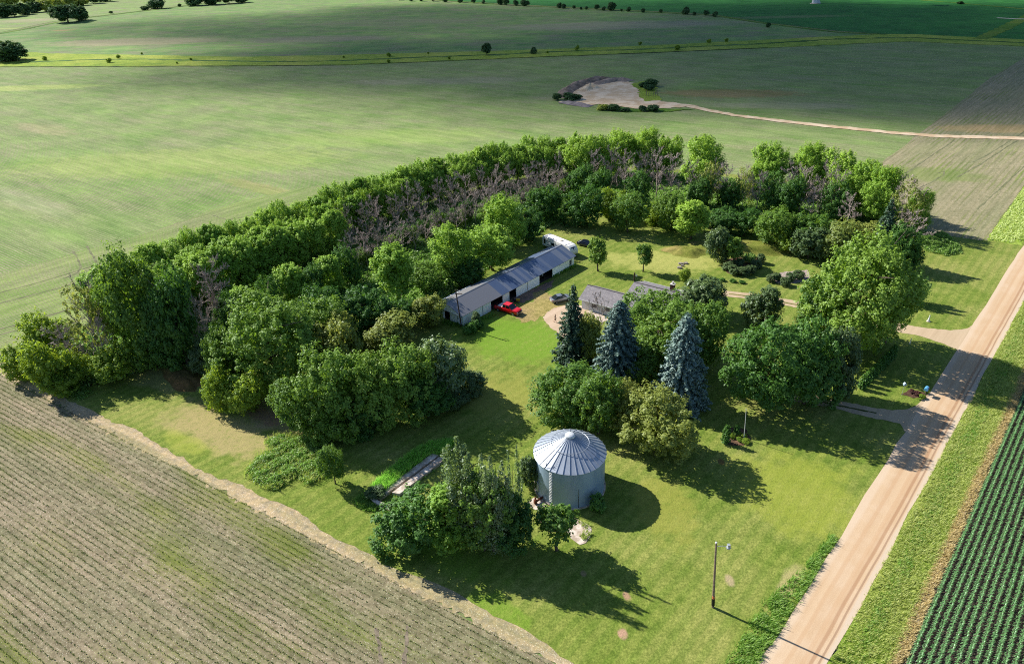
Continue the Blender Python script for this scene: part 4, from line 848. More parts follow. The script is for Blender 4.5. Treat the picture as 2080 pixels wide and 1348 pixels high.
mb.prism([(W_+th+.002,0),(-th-.002,0),(-th-.002,EH),(W_/2,RH-.05),(W_+th+.002,EH)],'y',L_-th,L_-.003); mb.obj('gable_wall',gabm,shed)
mb=MB(); mb.prism([(W_-.1,EH+.02),(.1,EH+.02),(W_/2,RH-.02)],'y',-.55,-.02); mb.obj('gable_hood',gabm,shed)
mb=MB(); mb.box(W_-.15,.15,-.62,-.56,EH-.12,EH+.03); mb.obj('gable_trim',plain('white_trim',lin(236,238,240,.9),.5),shed)
roofm=corr('ribbed_roof',lin(98,116,146,.8),.24,1,.42,.35,.5,(1.0,lin(160,165,172,.75),.55,11.5,lin(146,146,150,.75)),.7)  # sky reflection put into the blue tone, sheen into the paler sheets
sl=(RH-EH)/(-W_/2)
def slope(mb,x0,x1,y0,y1,z0,z1,t=.07): mb.add([(x0,y0,z0),(x1,y0,z1),(x1,y1,z1),(x0,y1,z0),(x0,y0,z0+t),(x1,y0,z1+t),(x1,y1,z1+t),(x0,y1,z0+t)],[(3,2,1,0),(4,5,6,7),(0,1,5,4),(1,2,6,5),(2,3,7,6),(3,0,4,7)])
mb=MB(); slope(mb,.38,W_/2+.01,-.65,L_+.3,EH+.05-sl*.38,RH+.05); slope(mb,W_-.38,W_/2-.01,-.65,L_+.3,EH+.05-sl*.38,RH+.05); mb.obj('roof',roofm,shed)
mb=MB(); mb.prism([(W_/2-.16,RH+.09),(W_/2,RH+.16),(W_/2+.16,RH+.09)],'y',-.66,L_+.31); mb.obj('ridge_cap',plain('ridge_metal',lin(140,146,156,.8),.4,.4,.4),shed)
dm=plain('dark_gap',lin(40,44,50),.8)
for yy in (5.8,20.2): MB().box(.003,.03,yy,yy+.1,.1,EH-.12).obj('panel_seam',dm,shed)
MB().box(-1.5,-1.42,-.03,.0,.1,EH-.1).obj('panel_seam',dm,shed)
MB().box(.003,.035,35.6,36.4,.7,1.9).obj('vent_panel',plain('weathered_board',lin(96,100,104),.8),shed)
mb=MB(); mb.box(W_+.15,-.15,.15,L_-.15,0.06,.1); mb.obj('floor',plain('dirt_floor',lin(72,62,56),.95),shed)
mb=MB(); mb.prism([(W_-1.75,0),(W_-.004,0),(W_-.004,2.3),(W_-1.75,1.8)],'y',.35,12); mb.obj('lean_to',wallm,shed)
# house
hz=RAD(90-126.3); house=thing('house','low house with grey shingle roofs, pale walls and a brown chimney, half hidden by trees','house',tuple(G(1186,633)),hz)
shm=Mat('grey_shingles'); _o=shm.obj(); _b=shm.n('ShaderNodeTexBrick',{0:_o,'Scale':1.,'Color1':lin(176,170,172,.62),'Color2':lin(150,146,150,.62),'Mortar':lin(128,124,128,.62),'Brick Width':.5,'Row Height':.22,'Mortar Size':.02}); shm=shm.princ(shm.mix(shm.mul(shm.step(shm.noise(1.4,_o,4.),.4,.7),.35),_b.outputs[0],lin(130,126,132,.62)),.9,shm.bump(shm.noise(20.,_o),.3,.02),.2)
sidm=corr('pale_siding',lin(206,210,216,.85),.2,2,.7)
def gab(mb,x0,x1,y0,y1,z,zr,t=.12,ov=.45):
    yr=(y0+y1)/2; s=(zr-z)/(yr-y0)
    for a,b in ((y0-ov,yr),(y1+ov,yr)):
        za=z-s*ov; mb.add([(x0,a,za),(x1,a,za),(x1,b,zr),(x0,b,zr),(x0,a,za+t),(x1,a,za+t),(x1,b,zr+t),(x0,b,zr+t)],[(3,2,1,0),(4,5,6,7),(0,1,5,4),(1,2,6,5),(2,3,7,6),(3,0,4,7)])
mb=MB(); mb.prism([(.95,0),(7.35,0),(7.35,2.42),(4.15,3.9),(.95,2.42)],'x',-1.1,9.5); mb.obj('garage_wall',sidm,house)
mb=MB(); mb.prism([(5.95,0),(14.5,0),(14.5,2.52),(10.2,4.05),(5.95,2.52)],'x',6.5,19.); mb.obj('wall',sidm,house)
mb=MB(); gab(mb,-1.6,9.9,.95,7.35,2.46,4.0); mb.obj('garage_roof',shm,house)
mb=MB(); gab(mb,6.02,19.5,5.95,14.5,2.56,4.12); mb.obj('roof',shm,house)
rc=plain('dark_ridge',lin(70,66,70),.8)
MB().prism([(4.0,4.11),(4.15,4.17),(4.3,4.11)],'x',-1.6,9.9).obj('ridge_cap',rc,house); MB().prism([(10.05,4.23),(10.22,4.3),(10.4,4.23)],'x',6.02,19.5).obj('ridge_cap',rc,house)
wt=plain('eave_white',lin(232,232,230,.9),.5)
MB().box(6.02,19.5,14.97,15.05,2.34,2.55).obj('eave_trim',wt,house); MB().box(-1.6,6.,.42,.49,2.16,2.36).obj('eave_trim',wt,house)
cm_=plain('brown_brick',lin(104,74,60),.9,.2,0,5.,.25); ch=MB().box(13.5,14.3,11.4,12.2,3.2,5.0).obj('chimney',cm_,house); mb=MB(); mb.box(13.4,14.4,11.3,12.3,5.002,5.12); mb.lathe([(.001,5.12),(.2,5.12),(.16,5.5),(.24,5.52),(.24,5.6),(.001,5.62)],10,(13.9,11.8,0)); mb.obj('chimney_cap',plain('pale_cap',lin(196,190,184),.7),house)
gl=plain('window_glass',lin(40,52,66),.12,.6,0,2.,.05)
for x0 in (1.2,4.2): 
    w=MB().box(x0,x0+1.3,.915,.945,1.0,2.0).obj('window',wt,house); MB().box(x0+.08,x0+1.22,.895,.912,1.08,1.92).obj('pane',gl,w)
d=MB().box(-.3,.6,.915,.945,.05,2.1).obj('door',plain('door_white',lin(220,220,218,.9),.5),house)
sheet('patio',px((1192,633),(1204,631),(1225,640),(1236,650),(1222,655),(1200,645)),.078,conc,.5,.03)
# ---- grain bin
BX,BY,BR,BE=7.42,77.62,4.87,6.0
bin_=thing('grain_bin','round galvanised steel grain bin with a ribbed conical roof','grain bin',(BX,BY,.05))
gm=Mat('galvanised_steel'); _o=gm.obj(); _sx=gm.n('ShaderNodeSeparateXYZ',{0:_o}); _z=_sx.outputs[2]
_h=gm.math('PINGPONG',gm.mul(_z,1/.115),.5); _ring=gm.step(gm.math('PINGPONG',gm.mul(_z,1/.82),.5),.03,.0)
_an=gm.math('ARCTAN2',_sx.outputs[1],_sx.outputs[0]); _seam=gm.step(gm.math('PINGPONG',gm.mul(_an,11/math.pi),.5),.018,.0)
_n=gm.noise(.7,gm.scalev((1,1,.25),_o),5.); _c=gm.mix(gm.step(_n,.35,.7),lin(160,184,208,.72),lin(140,166,192,.72)); _c=gm.mix(gm.mul(gm.math('MAXIMUM',_ring,_seam),.35),_c,lin(110,124,138))
galv=gm.princ(_c,.5,gm.bump(_h,.10,.02),.5,.1)
rm=plain('roof_steel',lin(196,206,220,.7),.34,.5,.35,.8,.05)
mb=MB(); mb.lathe([(BR,.1),(BR,BE)],96); mb.obj('wall',galv,bin_,True)
mb=MB(); mb.lathe([(BR-.1,-.05),(BR+.22,-.05),(BR+.22,.16),(BR+.02,.18)],64); mb.obj('base_ring',conc,bin_)
RZ=8.55; nrib=34
mb=MB(); prof=lambda q:(BR+.14)*(1-q)+.62*q
for k in range(nrib):
    a0,a1=2*math.pi*k/nrib,2*math.pi*(k+1)/nrib; r0,r1=BR+.16,.6; z0,z1=BE-.03,RZ
    am=(a0+a1)/2; dz=0.
    P=lambda a,r_,z:(r_*math.cos(a),r_*math.sin(a),z)
    mb.add([P(a0,r0,z0),P(am,r0*.995,z0+dz),P(a1,r0,z0),P(a1,r1,z1),P(am,r1,z1),P(a0,r1,z1)],[(0,1,4,5),(1,2,3,4)])
mb.obj('roof',rm,bin_)
mb=MB()
for k in range(nrib):
    a=2*math.pi*k/nrib; c,s_=math.cos(a),math.sin(a); r0,r1=BR+.2,.62
    w=.035; h=.10
    for_=[]
    for r_,z,ww,hh in ((r0,BE-.05,.045,h),(r1,RZ,.025,.06)):
        for sx_,zz in ((-1,0),(-.8,hh),(.8,hh),(1,0)): for_.append((c*r_-s_*ww*sx_,s_*r_+c*ww*sx_,z+zz))
    mb.add(for_,[(0,1,5,4),(1,2,6,5),(2,3,7,6),(0,3,2,1),(4,5,6,7)])
mb.obj('roof_ribs',rm,bin_)
mb=MB(); mb.lathe([(.64,RZ-.06),(.72,RZ+.02),(.70,RZ+.2),(.52,RZ+.36),(.25,RZ+.42),(.001,RZ+.43)],28); mb.obj('roof_cap',plain('cap_white',lin(226,230,232,.9),.4,.4,.2),bin_,True)
slr=(RZ-BE)/(BR+.16-.6); zr=lambda r_:BE+(BR+.16-r_)*slr
mb=MB(); n=56; pts=[(2.62*math.cos(2*math.pi*k/n),2.62*math.sin(2*math.pi*k/n),zr(2.62)+.2) for k in range(n+1)]; mb.tube(pts,.035,6,False); mb.obj('roof_hoop',rm,bin_)
tc=np.array([-BX,-BY,0])/math.hypot(BX,BY); tl=np.array([tc[1],-tc[0],0]);  # towards the viewer's side / to the left of it
if tl[0]>0: tl=-tl
def bdir(deg): return tc*math.cos(RAD(deg))+tl*math.sin(RAD(deg))
wm=plain('rung_white',lin(250,250,248,.98),.5)
u=bdir(30); v=np.cross([0,0,1],u); mb=MB()
for k in range(19):
    z=.75+k*.27; p=u*(BR+.12); mb.tube([p-v*.24+[0,0,z],p+v*.24+[0,0,z]],.045,5)
for sgn in (-1,1): mb.tube([u*(BR+.12)+v*.2*sgn+[0,0,.6],u*(BR+.12)+v*.2*sgn+[0,0,BE-.1]],.016,4)
mb.obj('wall_ladder',wm,bin_)
u=bdir(27); v=np.cross([0,0,1],u); mb=MB(); gd=plain('ladder_grey',lin(120,124,130),.5)
for k in range(9):
    r_=4.7-k*.25; p=u*r_+np.array([0,0,zr(r_)+.17]); mb.tube([p-v*.22,p+v*.22],.022,5)
mb.obj('roof_ladder',gd,bin_)
u=bdir(40); mb=MB(); mb.tube([u*4.95+[0,0,zr(4.95)+.1],u*4.7+[0,0,zr(4.7)+.75],u*4.4+[0,0,zr(4.4)+.7]],.05,6); mb.obj('roof_handle',plain('handle_dark',lin(60,66,72),.5),bin_)
u=bdir(63); v=np.cross([0,0,1],u); mb=MB(); c0=u*(BR+.03)+np.array([0,0,1.55]); pts=[]
for k in range(20):
    t=2*math.pi*k/20; pts.append(c0+v*.42*math.cos(t)+np.array([0,0,1])*(.85*math.sin(t)))
vs=pts+[p+u*.14 for p in pts]; mb.add(vs,[list(range(20,40))]+[(k,(k+1)%20,20+(k+1)%20,20+k) for k in range(20)]); mb.obj('hatch',plain('hatch_steel',lin(205,212,218,.85),.4,.4,.3),bin_)
u=bdir(-15); mb=MB()
for dz in (2.2,3.4): mb.tube([u*(BR+.05)+[0,0,.2],u*(BR+.05)+[0,0,dz]],.03,5)
mb.obj('conduit',gd,bin_)
# auger spout on the pad
aug=thing('auger','rusty auger spout standing on the concrete pad by the bin','auger',tuple(G(1094,1020)),RAD(20)); ru=plain('rust',lin(112,66,48),.85,.2,.2,8.,.3)
mb=MB(); mb.tube([(-.5,-.2,.5),(1.0,.35,.55)],.16,10); mb.obj('tube',ru,aug); mb=MB(); mb.box(-.75,-.35,-.4,.0,.25,.85); mb.obj('gearbox',ru,aug,bevel=.03)
mb=MB(); mb.tube([(-.55,-.2,.0),(-.55,-.2,1.15)],.05,6); mb.tube([(.5,.2,.0),(.5,.2,.5)],.05,6); mb.lathe([(.001,1.1),(.12,1.1),(.12,1.3),(.001,1.3)],10,(-.55,-.2,0)); mb.obj('stand',ru,aug)
# ---- vehicles
tyre=plain('tyre_rubber',lin(32,32,34),.85,.2,0,9.,.1); rimm=plain('alloy_rim',lin(190,192,196),.3,.5,.7); glass=plain('car_glass',lin(18,24,32),.08,.7,0,2.,.05); chrome=plain('chrome_trim',lin(196,198,202),.2,.5,.8); lampm=plain('lamp_glass',lin(226,230,232,.9),.15,.6); redl=plain('tail_glass',lin(150,20,24),.2,.6); blk=plain('black_plastic',lin(26,26,28),.6)
def wheel(root,x,y,r_,w):
    s_=1 if x>0 else -1
    mb=MB(); mb.lathe([(r_*.55,-w/2),(r_*.93,-w/2),(r_,-w*.34),(r_,w*.34),(r_*.93,w/2),(r_*.55,w/2),(r_*.55,-w/2)],20); mb.v=[(x+s_*p[2],y+p[0],r_+p[1]) for p in mb.v]; o=mb.obj('wheel',tyre,root,True)
    mb=MB(); mb.lathe([(.001,w*.40),(r_*.14,w*.44),(r_*.2,w*.34),(r_*.52,w*.40),(r_*.58,w*.46)],20); mb.v=[(x+s_*p[2],y+p[0],r_+p[1]) for p in mb.v]; mb.obj('rim',rimm,o,True)
def paint(name,c,metal=.2): 
    m=Mat(name); return m.princ(c,.28,None,.5,metal,**{'Coat Weight':.6,'Coat Roughness':.06})
def loft(mb,secs):
    """secs: list of (y, [(x,z)...half outline from bottom centre to top centre]) mirrored"""
    rings=[]
    for y,h in secs: rings.append([(x,y,z) for x,z in h]+[(-x,y,z) for x,z in h[::-1]])
    n=len(rings[0]); b=len(mb.v); mb.v+=[p for r_ in rings for p in r_]
    for i in range(len(rings)-1):
        for k in range(n): a=b+i*n+k; c=b+i*n+(k+1)%n; mb.f.append([a,c,c+n,a+n])
    mb.f.append([b+k for k in range(n)][::-1]); e=b+(len(rings)-1)*n; mb.f.append([e+k for k in range(n)])
def hull(ws,zb,zt,zm): return [(ws*.96,zb),(ws,zb+.12),(ws,zm),(ws*.93,zt)]
def pickup(loc,rz):
    t=thing('pickup_truck','red crew cab pickup truck with a white bed cover backed up to the shed opening','pickup truck',loc,rz); p=paint('red_paint',lin(214,22,30))
    mb=MB(); loft(mb,[(-2.9,hull(.93,.5,1.12,.95)),(-2.75,hull(.98,.42,1.2,1.0)),(-.55,hull(1.0,.42,1.22,1.02)),(1.15,hull(1.0,.42,1.2,1.02)),(2.35,hull(.98,.42,1.12,.98)),(2.8,hull(.92,.45,1.02,.9)),(2.9,hull(.86,.5,.92,.85))]); shade_auto(mb.obj('body',p,t),35)
    mb=MB(); loft(mb,[(-.85,[(.9,1.16),(.9,1.17),(.9,1.18),(.86,1.2)]),(-.72,[(.9,1.16),(.86,1.5),(.78,1.8),(.7,1.84)]),(.75,[(.9,1.16),(.86,1.5),(.78,1.82),(.7,1.86)]),(1.5,[(.9,1.16),(.9,1.17),(.9,1.18),(.86,1.2)])]); cab=mb.obj('cabin_glass',glass,t)
    mb=MB(); mb.box(-.74,.74,-.74,.72,1.835,1.905); mb.obj('roof',p,t,bevel=.025)
    mb=MB()
    for s_ in (-1,1):
        for y in (-.72,.05): mb.tube([(s_*.905,y,1.18),(s_*.80,y+.02,1.84)],.045,4)
        mb.tube([(s_*.905,1.45,1.19),(s_*.78,.72,1.86)],.05,4)
    mb.obj('pillar_frame',p,t)
    mb=MB(); mb.box(-.82,.82,-2.05,-.9,1.20,1.27); mb.obj('bed_cover',plain('white_cover',lin(232,230,226,.9),.6),t,bevel=.02)
    mb=MB(); mb.box(-.8,.8,-2.72,-2.06,1.2,1.225); mb.obj('bed_floor',blk,t)
    mb=MB(); mb.box(-.62,.62,2.86,2.95,.62,.88); mb.obj('grille',blk,t)
    mb=MB(); mb.box(-.92,.92,2.8,3.02,.42,.6); mb.obj('front_bumper',chrome,t,bevel=.03); mb=MB(); mb.box(-.92,.92,-3.05,-2.86,.45,.62); mb.obj('rear_bumper',chrome,t,bevel=.03)
    for s_ in (-1,1):
        MB().box(min(s_*.63,s_*.9),max(s_*.63,s_*.9),2.78,2.93,.7,.9).obj('headlight',lampm,t); MB().box(min(s_*.82,s_*.97),max(s_*.82,s_*.97),-2.93,-2.86,.72,1.05).obj('tail_light',redl,t)
        m_=MB(); m_.box(min(s_*1.0,s_*1.2),max(s_*1.0,s_*1.2),1.05,1.2,1.18,1.36); m_.obj('mirror',p,t,bevel=.02)
        for y in (-1.85,1.85): wheel(t,s_*.88,y,.39,.28)
a=G(1012,631); b=G(1042.6,640); hd=math.atan2(-(b-a)[0],(b-a)[1]); c=G(1032,633.5); pickup((c[0],c[1],.065),hd)
def sedan(name,label,loc,rz,p,L=4.75):
    t=thing(name,label,'car',loc,rz); k=L/4.75
    mb=MB(); loft(mb,[(-2.37*k,hull(.74,.42,.85,.78)),(-2.2*k,hull(.86,.3,.95,.86)),(-1.2*k,hull(.91,.25,.98,.84)),(1.*k,hull(.91,.25,.95,.82)),(1.9*k,hull(.87,.28,.82,.72)),(2.3*k,hull(.74,.34,.66,.6)),(2.37*k,hull(.66,.38,.6,.56))]); shade_auto(mb.obj('body',p,t),35)
    mb=MB(); loft(mb,[(-1.95*k,[(.72,.92),(.72,.93),(.72,.94),(.66,.96)]),(-1.0*k,[(.8,.92),(.74,1.2),(.64,1.4),(.5,1.44)]),(.1,[(.8,.92),(.74,1.2),(.64,1.42),(.5,1.46)]),(1.15*k,[(.76,.9),(.76,.91),(.76,.92),(.68,.94)])]); mb.obj('cabin_glass',glass,t)
    mb=MB(); mb.box(-.6,.6,-1.0*k,.12,1.425,1.475); mb.obj('roof',p,t,bevel=.02)
    mb=MB()
    for s_ in (-1,1):
        mb.tube([(s_*.80,-.4,.95),(s_*.62,-.42,1.44)],.035,4); mb.tube([(s_*.76,1.1*k,.93),(s_*.62,.1,1.45)],.04,4); mb.tube([(s_*.74,-1.85*k,.95),(s_*.62,-1.0*k,1.43)],.05,4)
    mb.obj('pillar_frame',p,t)
    MB().box(-.3,.3,-2.42*k,-2.37*k,.5,.64).obj('number_plate',plain('plate_white',lin(220,220,216),.5),t)
    for s_ in (-1,1):
        MB().box(min(s_*.5,s_*.82),max(s_*.5,s_*.82),-2.37*k,-2.2*k,.72,.86).obj('tail_light',redl,t); MB().box(min(s_*.45,s_*.74),max(s_*.45,s_*.74),2.18*k,2.35*k,.56,.68).obj('headlight',lampm,t)
        for y in (-1.4*k,1.42*k): wheel(t,s_*.8,y,.33,.22)
    return t
a=G(1125,617); b=G(1148,611.5); hd=math.atan2(-(b-a)[0],(b-a)[1]); c=G(1139,611); sedan('sedan','silver grey sedan parked between the shed and the dark spruce',(c[0],c[1],.07),hd,paint('grey_paint',lin(134,136,142),.5))
a=G(1178,500); b=G(1202,506); hd=math.atan2(-(b-a)[0],(b-a)[1]); c=G(1190,500); sedan('sedan','dark navy car parked beside the camper nose',(c[0],c[1],.07),hd,paint('navy_paint',lin(30,36,52),.3),4.5)
# camper
cv=np.array([6.5,-8.2]); hd=math.atan2(-cv[0],cv[1]); t=thing('travel_trailer','white travel trailer with dark side graphics parked behind the end of the shed','camper',(12.35,162.4,.05),hd)
cw=plain('camper_white',lin(232,232,228,.9),.4,.4,0,1.,.04)
mb=MB(); mb.prism([(-5.1,.55),(4.3,.55),(5.0,.8),(5.15,1.3),(5.0,1.9),(4.5,2.6),(4.0,2.86),(3.3,2.95),(-5.0,2.95),(-5.1,2.85)],'x',-1.22,1.22); mb.obj('body',cw,t,bevel=.06)
mb=MB(); mb.prism([(-5.0,2.955),(3.2,2.955),(3.15,3.02),(-4.95,3.02)],'x',-1.17,1.17); mb.obj('roof',plain('roof_membrane',lin(238,234,232,.9),.6,.3,0,1.5,.05),t)
navy=plain('navy_decal',lin(28,40,84),.4); dgr=plain('grey_decal',lin(88,92,98),.5); tbl=plain('tinted_window',lin(26,30,38),.15,.6)
for y0,y1,z0,z1 in ((-4.6,-3.9,1.3,2.5),(-1.8,-.7,1.5,2.2),(1.6,2.6,1.5,2.2)):
    for sx_ in (-1,1): MB().box(min(sx_*1.222,sx_*1.245),max(sx_*1.222,sx_*1.245),y0,y1,z0,z1).obj('window',tbl,t)
for sx_ in (1,-1):
    a_,b_=min(sx_*1.222,sx_*1.24),max(sx_*1.222,sx_*1.24)
    mb=MB(); mb.prism([(-3.6,1.2),(-1.9,1.35),(-.4,1.05),(1.2,1.25),(1.5,1.05),(-.4,.8),(-2.,1.05)],'x',a_,b_); mb.prism([(-3.7,2.35),(-2.4,2.2),(-2.1,1.95),(-3.5,2.1)],'x',a_,b_); mb.obj('side_graphic',dgr,t)
    mb=MB(); mb.box(a_,b_,-5.0,4.2,.6,.78); mb.obj('skirt',dgr,t)
    MB().box(a_-.002,b_+.002,.2,.95,.7,2.5).obj('door',plain('camper_door',lin(214,214,212,.9),.4),t)
    for y in (-1.3,-.4): wheel(t,sx_*1.05,y,.36,.22)
mb=MB(); mb.prism([(-1.22,3.03),(-1.3,3.0),(-1.34,2.86),(-1.22,2.86)],'y',-4.3,2.2); mb.obj('awning',dgr,t)
mb=MB(); mb.box(-.35,.35,.3,.9,3.02,3.14); mb.obj('roof_vent',plain('vent_beige',lin(186,180,168),.6),t,bevel=.02)
def nose(x,s_): # point on the sloping nose, s_ 0..1 up it
    y=5.0-(5.0-4.5)*s_; z=1.9+.7*s_; return (x,y+.03,z+.02)
mb=MB()
for pts in ([(-.62,.92),(.55,.92),(.75,.62),(.2,.66),(-.1,.55),(-.35,.68)],[(-.08,.62),(.16,.66),(.1,.05),(-.02,.05)]):
    q=[nose(a_,b_) for a_,b_ in pts]; m_=len(q); mb.add(q+[(x,y+.012,z+.009) for x,y,z in q],[list(range(m_,2*m_))]+[(i,(i+1)%m_,m_+(i+1)%m_,m_+i) for i in range(m_)])
mb.obj('nose_emblem',navy,t)
mb=MB(); mb.tube([(-.6,4.3,.5),(0,6.1,.5)],.06,6); mb.tube([(.6,4.3,.5),(0,6.1,.5)],.06,6); mb.tube([(0,5.6,.05),(0,5.6,.6)],.05,6); mb.obj('hitch',blk,t)
# old boat
c=G(838,650); t=thing('boat','white and pale blue motor boat parked in the shade beside the shed trees','boat',(c[0],c[1],.05),RAD(-80)); 
mb=MB(); loft(mb,[(-2.3,[(.75,.35),(.95,.6),(1.0,.9),(.95,1.0)]),(0,[(.7,.3),(.98,.6),(1.05,.92),(.98,1.02)]),(1.6,[(.45,.4),(.75,.7),(.85,1.0),(.8,1.1)]),(2.5,[(.04,.75),(.08,.9),(.1,1.1),(.08,1.18)])]); mb.obj('hull',plain('hull_white',lin(196,214,226,.9),.35),t)
mb=MB(); mb.add([(-.8,.5,1.08),(.8,.5,1.08),(.62,.1,1.5),(-.62,.1,1.5)],[(0,1,2,3)]); mb.add([(-.8,.47,1.08),(.8,.47,1.08),(.62,.07,1.5),(-.62,.07,1.5)],[(3,2,1,0)]); mb.obj('windscreen',plain('boat_screen',lin(120,170,210),.15,.6),t)
mb=MB(); mb.box(-.7,.7,-1.9,-.3,1.0,1.06); mb.obj('cockpit',plain('boat_blue',lin(96,150,190),.6),t); mb=MB(); mb.box(-.2,.2,-2.65,-2.32,.5,1.35); mb.obj('outboard',blk,t,bevel=.04)
mb=MB(); mb.box(-.7,.7,-1.6,-1.3,.0,.36); mb.box(-.4,.4,1.,1.25,.0,.5); mb.obj('cradle',plain('old_timber',lin(110,92,74),.9),t)
# tractor in the shed
sv=lambda x,y:(G(941,662.5)+az(131.4)*x+az(41.4)*y)
c=sv(-2.6,26.8); t=thing('tractor','dark old tractor parked inside the far shed opening','tractor',(c[0],c[1],.1),SHZ+RAD(-90)); tg=plain('tractor_paint',lin(60,64,66),.6)
mb=MB(); mb.box(-.35,.35,-.4,1.6,.75,1.35); mb.obj('bonnet',tg,t,bevel=.05); mb=MB(); mb.box(-.55,.55,-1.3,-.4,.6,1.1); mb.obj('seat_deck',tg,t,bevel=.04); mb=MB(); mb.tube([(0,-.55,1.1),(0,-.3,1.6)],.03,6); mb.lathe([(.16,1.58),(.2,1.6),(.16,1.62)],12,(0,-.3,0)); mb.obj('steering_wheel',blk,t)
for s_ in (-1,1): wheel(t,s_*.8,-.8,.7,.34); wheel(t,s_*.6,1.25,.4,.2)
mb=MB(); mb.lathe([(.001,0),(.12,0),(.12,.06),(.001,.07)],10,(0,0,0)); mb.v=[(p[0],1.6+p[2],1.1+p[1]) for p in mb.v]; mb.obj('headlight',lampm,t)
c=sv(1.4,14.6); t=thing('garden_mower','small yellow ride on mower in the shade by the middle shed opening','mower',(c[0],c[1],.06),SHZ+RAD(-60)); ym=plain('mower_yellow',lin(206,160,40),.5)
mb=MB(); mb.box(-.3,.3,.15,.9,.35,.75); mb.obj('bonnet',ym,t,bevel=.04); mb=MB(); mb.box(-.4,.4,-.6,.15,.2,.4); mb.obj('deck',blk,t,bevel=.02); mb=MB(); mb.box(-.25,.25,-.6,-.2,.42,.52); mb.box(-.25,.25,-.68,-.58,.5,.9); mb.obj('seat',blk,t,bevel=.03)
for s_ in (-1,1): wheel(t,s_*.42,-.45,.24,.2); wheel(t,s_*.36,.65,.18,.14)
# ---- poles and small things
wood=plain('weathered_wood',lin(146,128,112),.9,.1,0,4.,.2,.3); woodd=plain('dark_wood',lin(84,70,62),.9,.1,0,4.,.2,.3); whitep=plain('white_paint',lin(232,232,230,.9),.5); metg=plain('grey_metal',lin(186,192,198),.4,.4,.4)
def lean_pole(root,name,h,r0,r1,dx,mat):
    mb=MB(); mb.tube([(0,0,-.2),(dx*.5,0,h*.5),(dx,0,h)],[r0,(r0+r1)/2,r1],10); return mb.obj(name,mat,root)
g=G(1448,1233); t=thing('utility_pole','leaning wooden utility pole on the lawn near the road with a lamp at its top','utility pole',(g[0],g[1],.05)); lx=-.75
lean_pole(t,'pole',10.1,.15,.10,lx,wood)
mb=MB(); mb.tube([(lx*.03,0,.35),(lx*.14,0,1.5)],[.19,.18],10); mb.obj('sleeve',blk,t); mb=MB(); mb.tube([(lx*.15,-.02,1.5),(lx*.19,-.02,1.9)],.165,8); mb.obj('marker_band',plain('orange_band',lin(206,120,84),.7),t)
mb=MB(); mb.tube([(lx*.95,0,9.6),(lx+.75,-.1,9.75),(lx+1.25,-.15,9.65)],.03,6); mb.obj('arm',metg,t); mb=MB(); mb.lathe([(.001,.2),(.1,.18),(.26,-.05),(.22,-.2),(.001,-.24)],12,(lx+1.35,-.15,9.6)); mb.obj('lamp',plain('lamp_white',lin(186,192,196,.9),.3),t); mb=MB(); mb.box(lx+1.2,lx+1.5,-.3,0,9.78,9.98); mb.obj('lamp_box',metg,t)
mb=MB(); mb.lathe([(.001,.16),(.12,.1),(.13,0),(.001,-.02)],8,(lx,0,10.1)); mb.obj('pole_cap',whitep,t)
g=G(937.5,664.5); t=thing('utility_pole','dark wooden pole with a small cross arm beside the near corner of the shed','utility pole',(g[0],g[1],.05)); lx=-.65
lean_pole(t,'pole',8.3,.14,.10,lx,woodd); mb=MB(); mb.box(lx*.9-.25,lx*.9+1.2,-.06,.06,7.3,7.42); mb.obj('cross_arm',woodd,t); mb=MB(); mb.tube([(lx,0,8.0),(lx+.35,0,8.15),(lx+.7,-.05,8.05)],.025,6); mb.obj('lamp_arm',metg,t); mb=MB(); mb.lathe([(.001,.14),(.16,.02),(.16,-.1),(.001,-.14)],10,(lx+.75,-.05,8.0)); mb.obj('lamp',whitep,t)
g=G(1511,891); t=thing('flagpole','slim white flagpole without a flag in a small planted bed','flagpole',(g[0],g[1],.05)); mb=MB(); mb.tube([(0,0,-.1),(-.17,0,2.7),(-.36,0,5.4)],[.06,.05,.035],8); mb.obj('pole',whitep,t); mb=MB(); mb.lathe([(.001,-.08),(.07,0),(.001,.08)],10,(-.37,0,5.45)); mb.obj('finial',metg,t); mb=MB(); mb.lathe([(.001,.12),(.1,.1),(.14,0)],10); mb.obj('base',metg,t)
sheet('planted_bed',px((1466,893),(1474,872),(1495,866),(1515,872),(1524,890),(1521,905),(1500,905),(1480,903)),.07,plain('bed_mulch',lin(112,88,70),.95,.1,0,2.,.25,.3),.4,.08)
sheet('planted_bed',px((1830,801),(1846,792),(1872,796),(1888,798),(1882,808),(1855,808)),.072,plain('bed_soil',lin(92,70,58),.95,.1,0,2.,.25,.3),.4,.08)
sheet('planted_bed',px((1466,540),(1478,527),(1500,520),(1530,524),(1550,520),(1546,540),(1525,556),(1498,560),(1478,555)),.07,plain('bed_bark',lin(104,84,66),.95,.1,0,2.,.25,.3),.4,.1)
sheet('planted_bed',px((1556,570),(1562,558),(1600,552),(1640,548),(1650,570),(1610,576),(1580,576)),.07,plain('bed_stone',lin(176,160,150),.95,.1,0,2.,.25,.3),.4,.1)
g=G(1878,803); t=thing('mailbox','pale blue mailbox on a post at the lower driveway entrance','mailbox',(g[0],g[1],.05),RAD(-41.9)); bl=plain('mailbox_blue',lin(96,164,206,.9),.4)
mb=MB(); mb.box(-.06,.06,-.06,.06,0,1.1); mb.obj('post',wood,t); mb=MB(); mb.prism([(-.3,1.1),(.3,1.1),(.3,1.38),(.2,1.52),(0,1.58),(-.2,1.52),(-.3,1.38)],'y',-.5,.5); mb.obj('box',bl,t,bevel=.02); mb=MB(); mb.box(.305,.33,.1,.18,1.2,1.5); mb.obj('flag',redl,t)
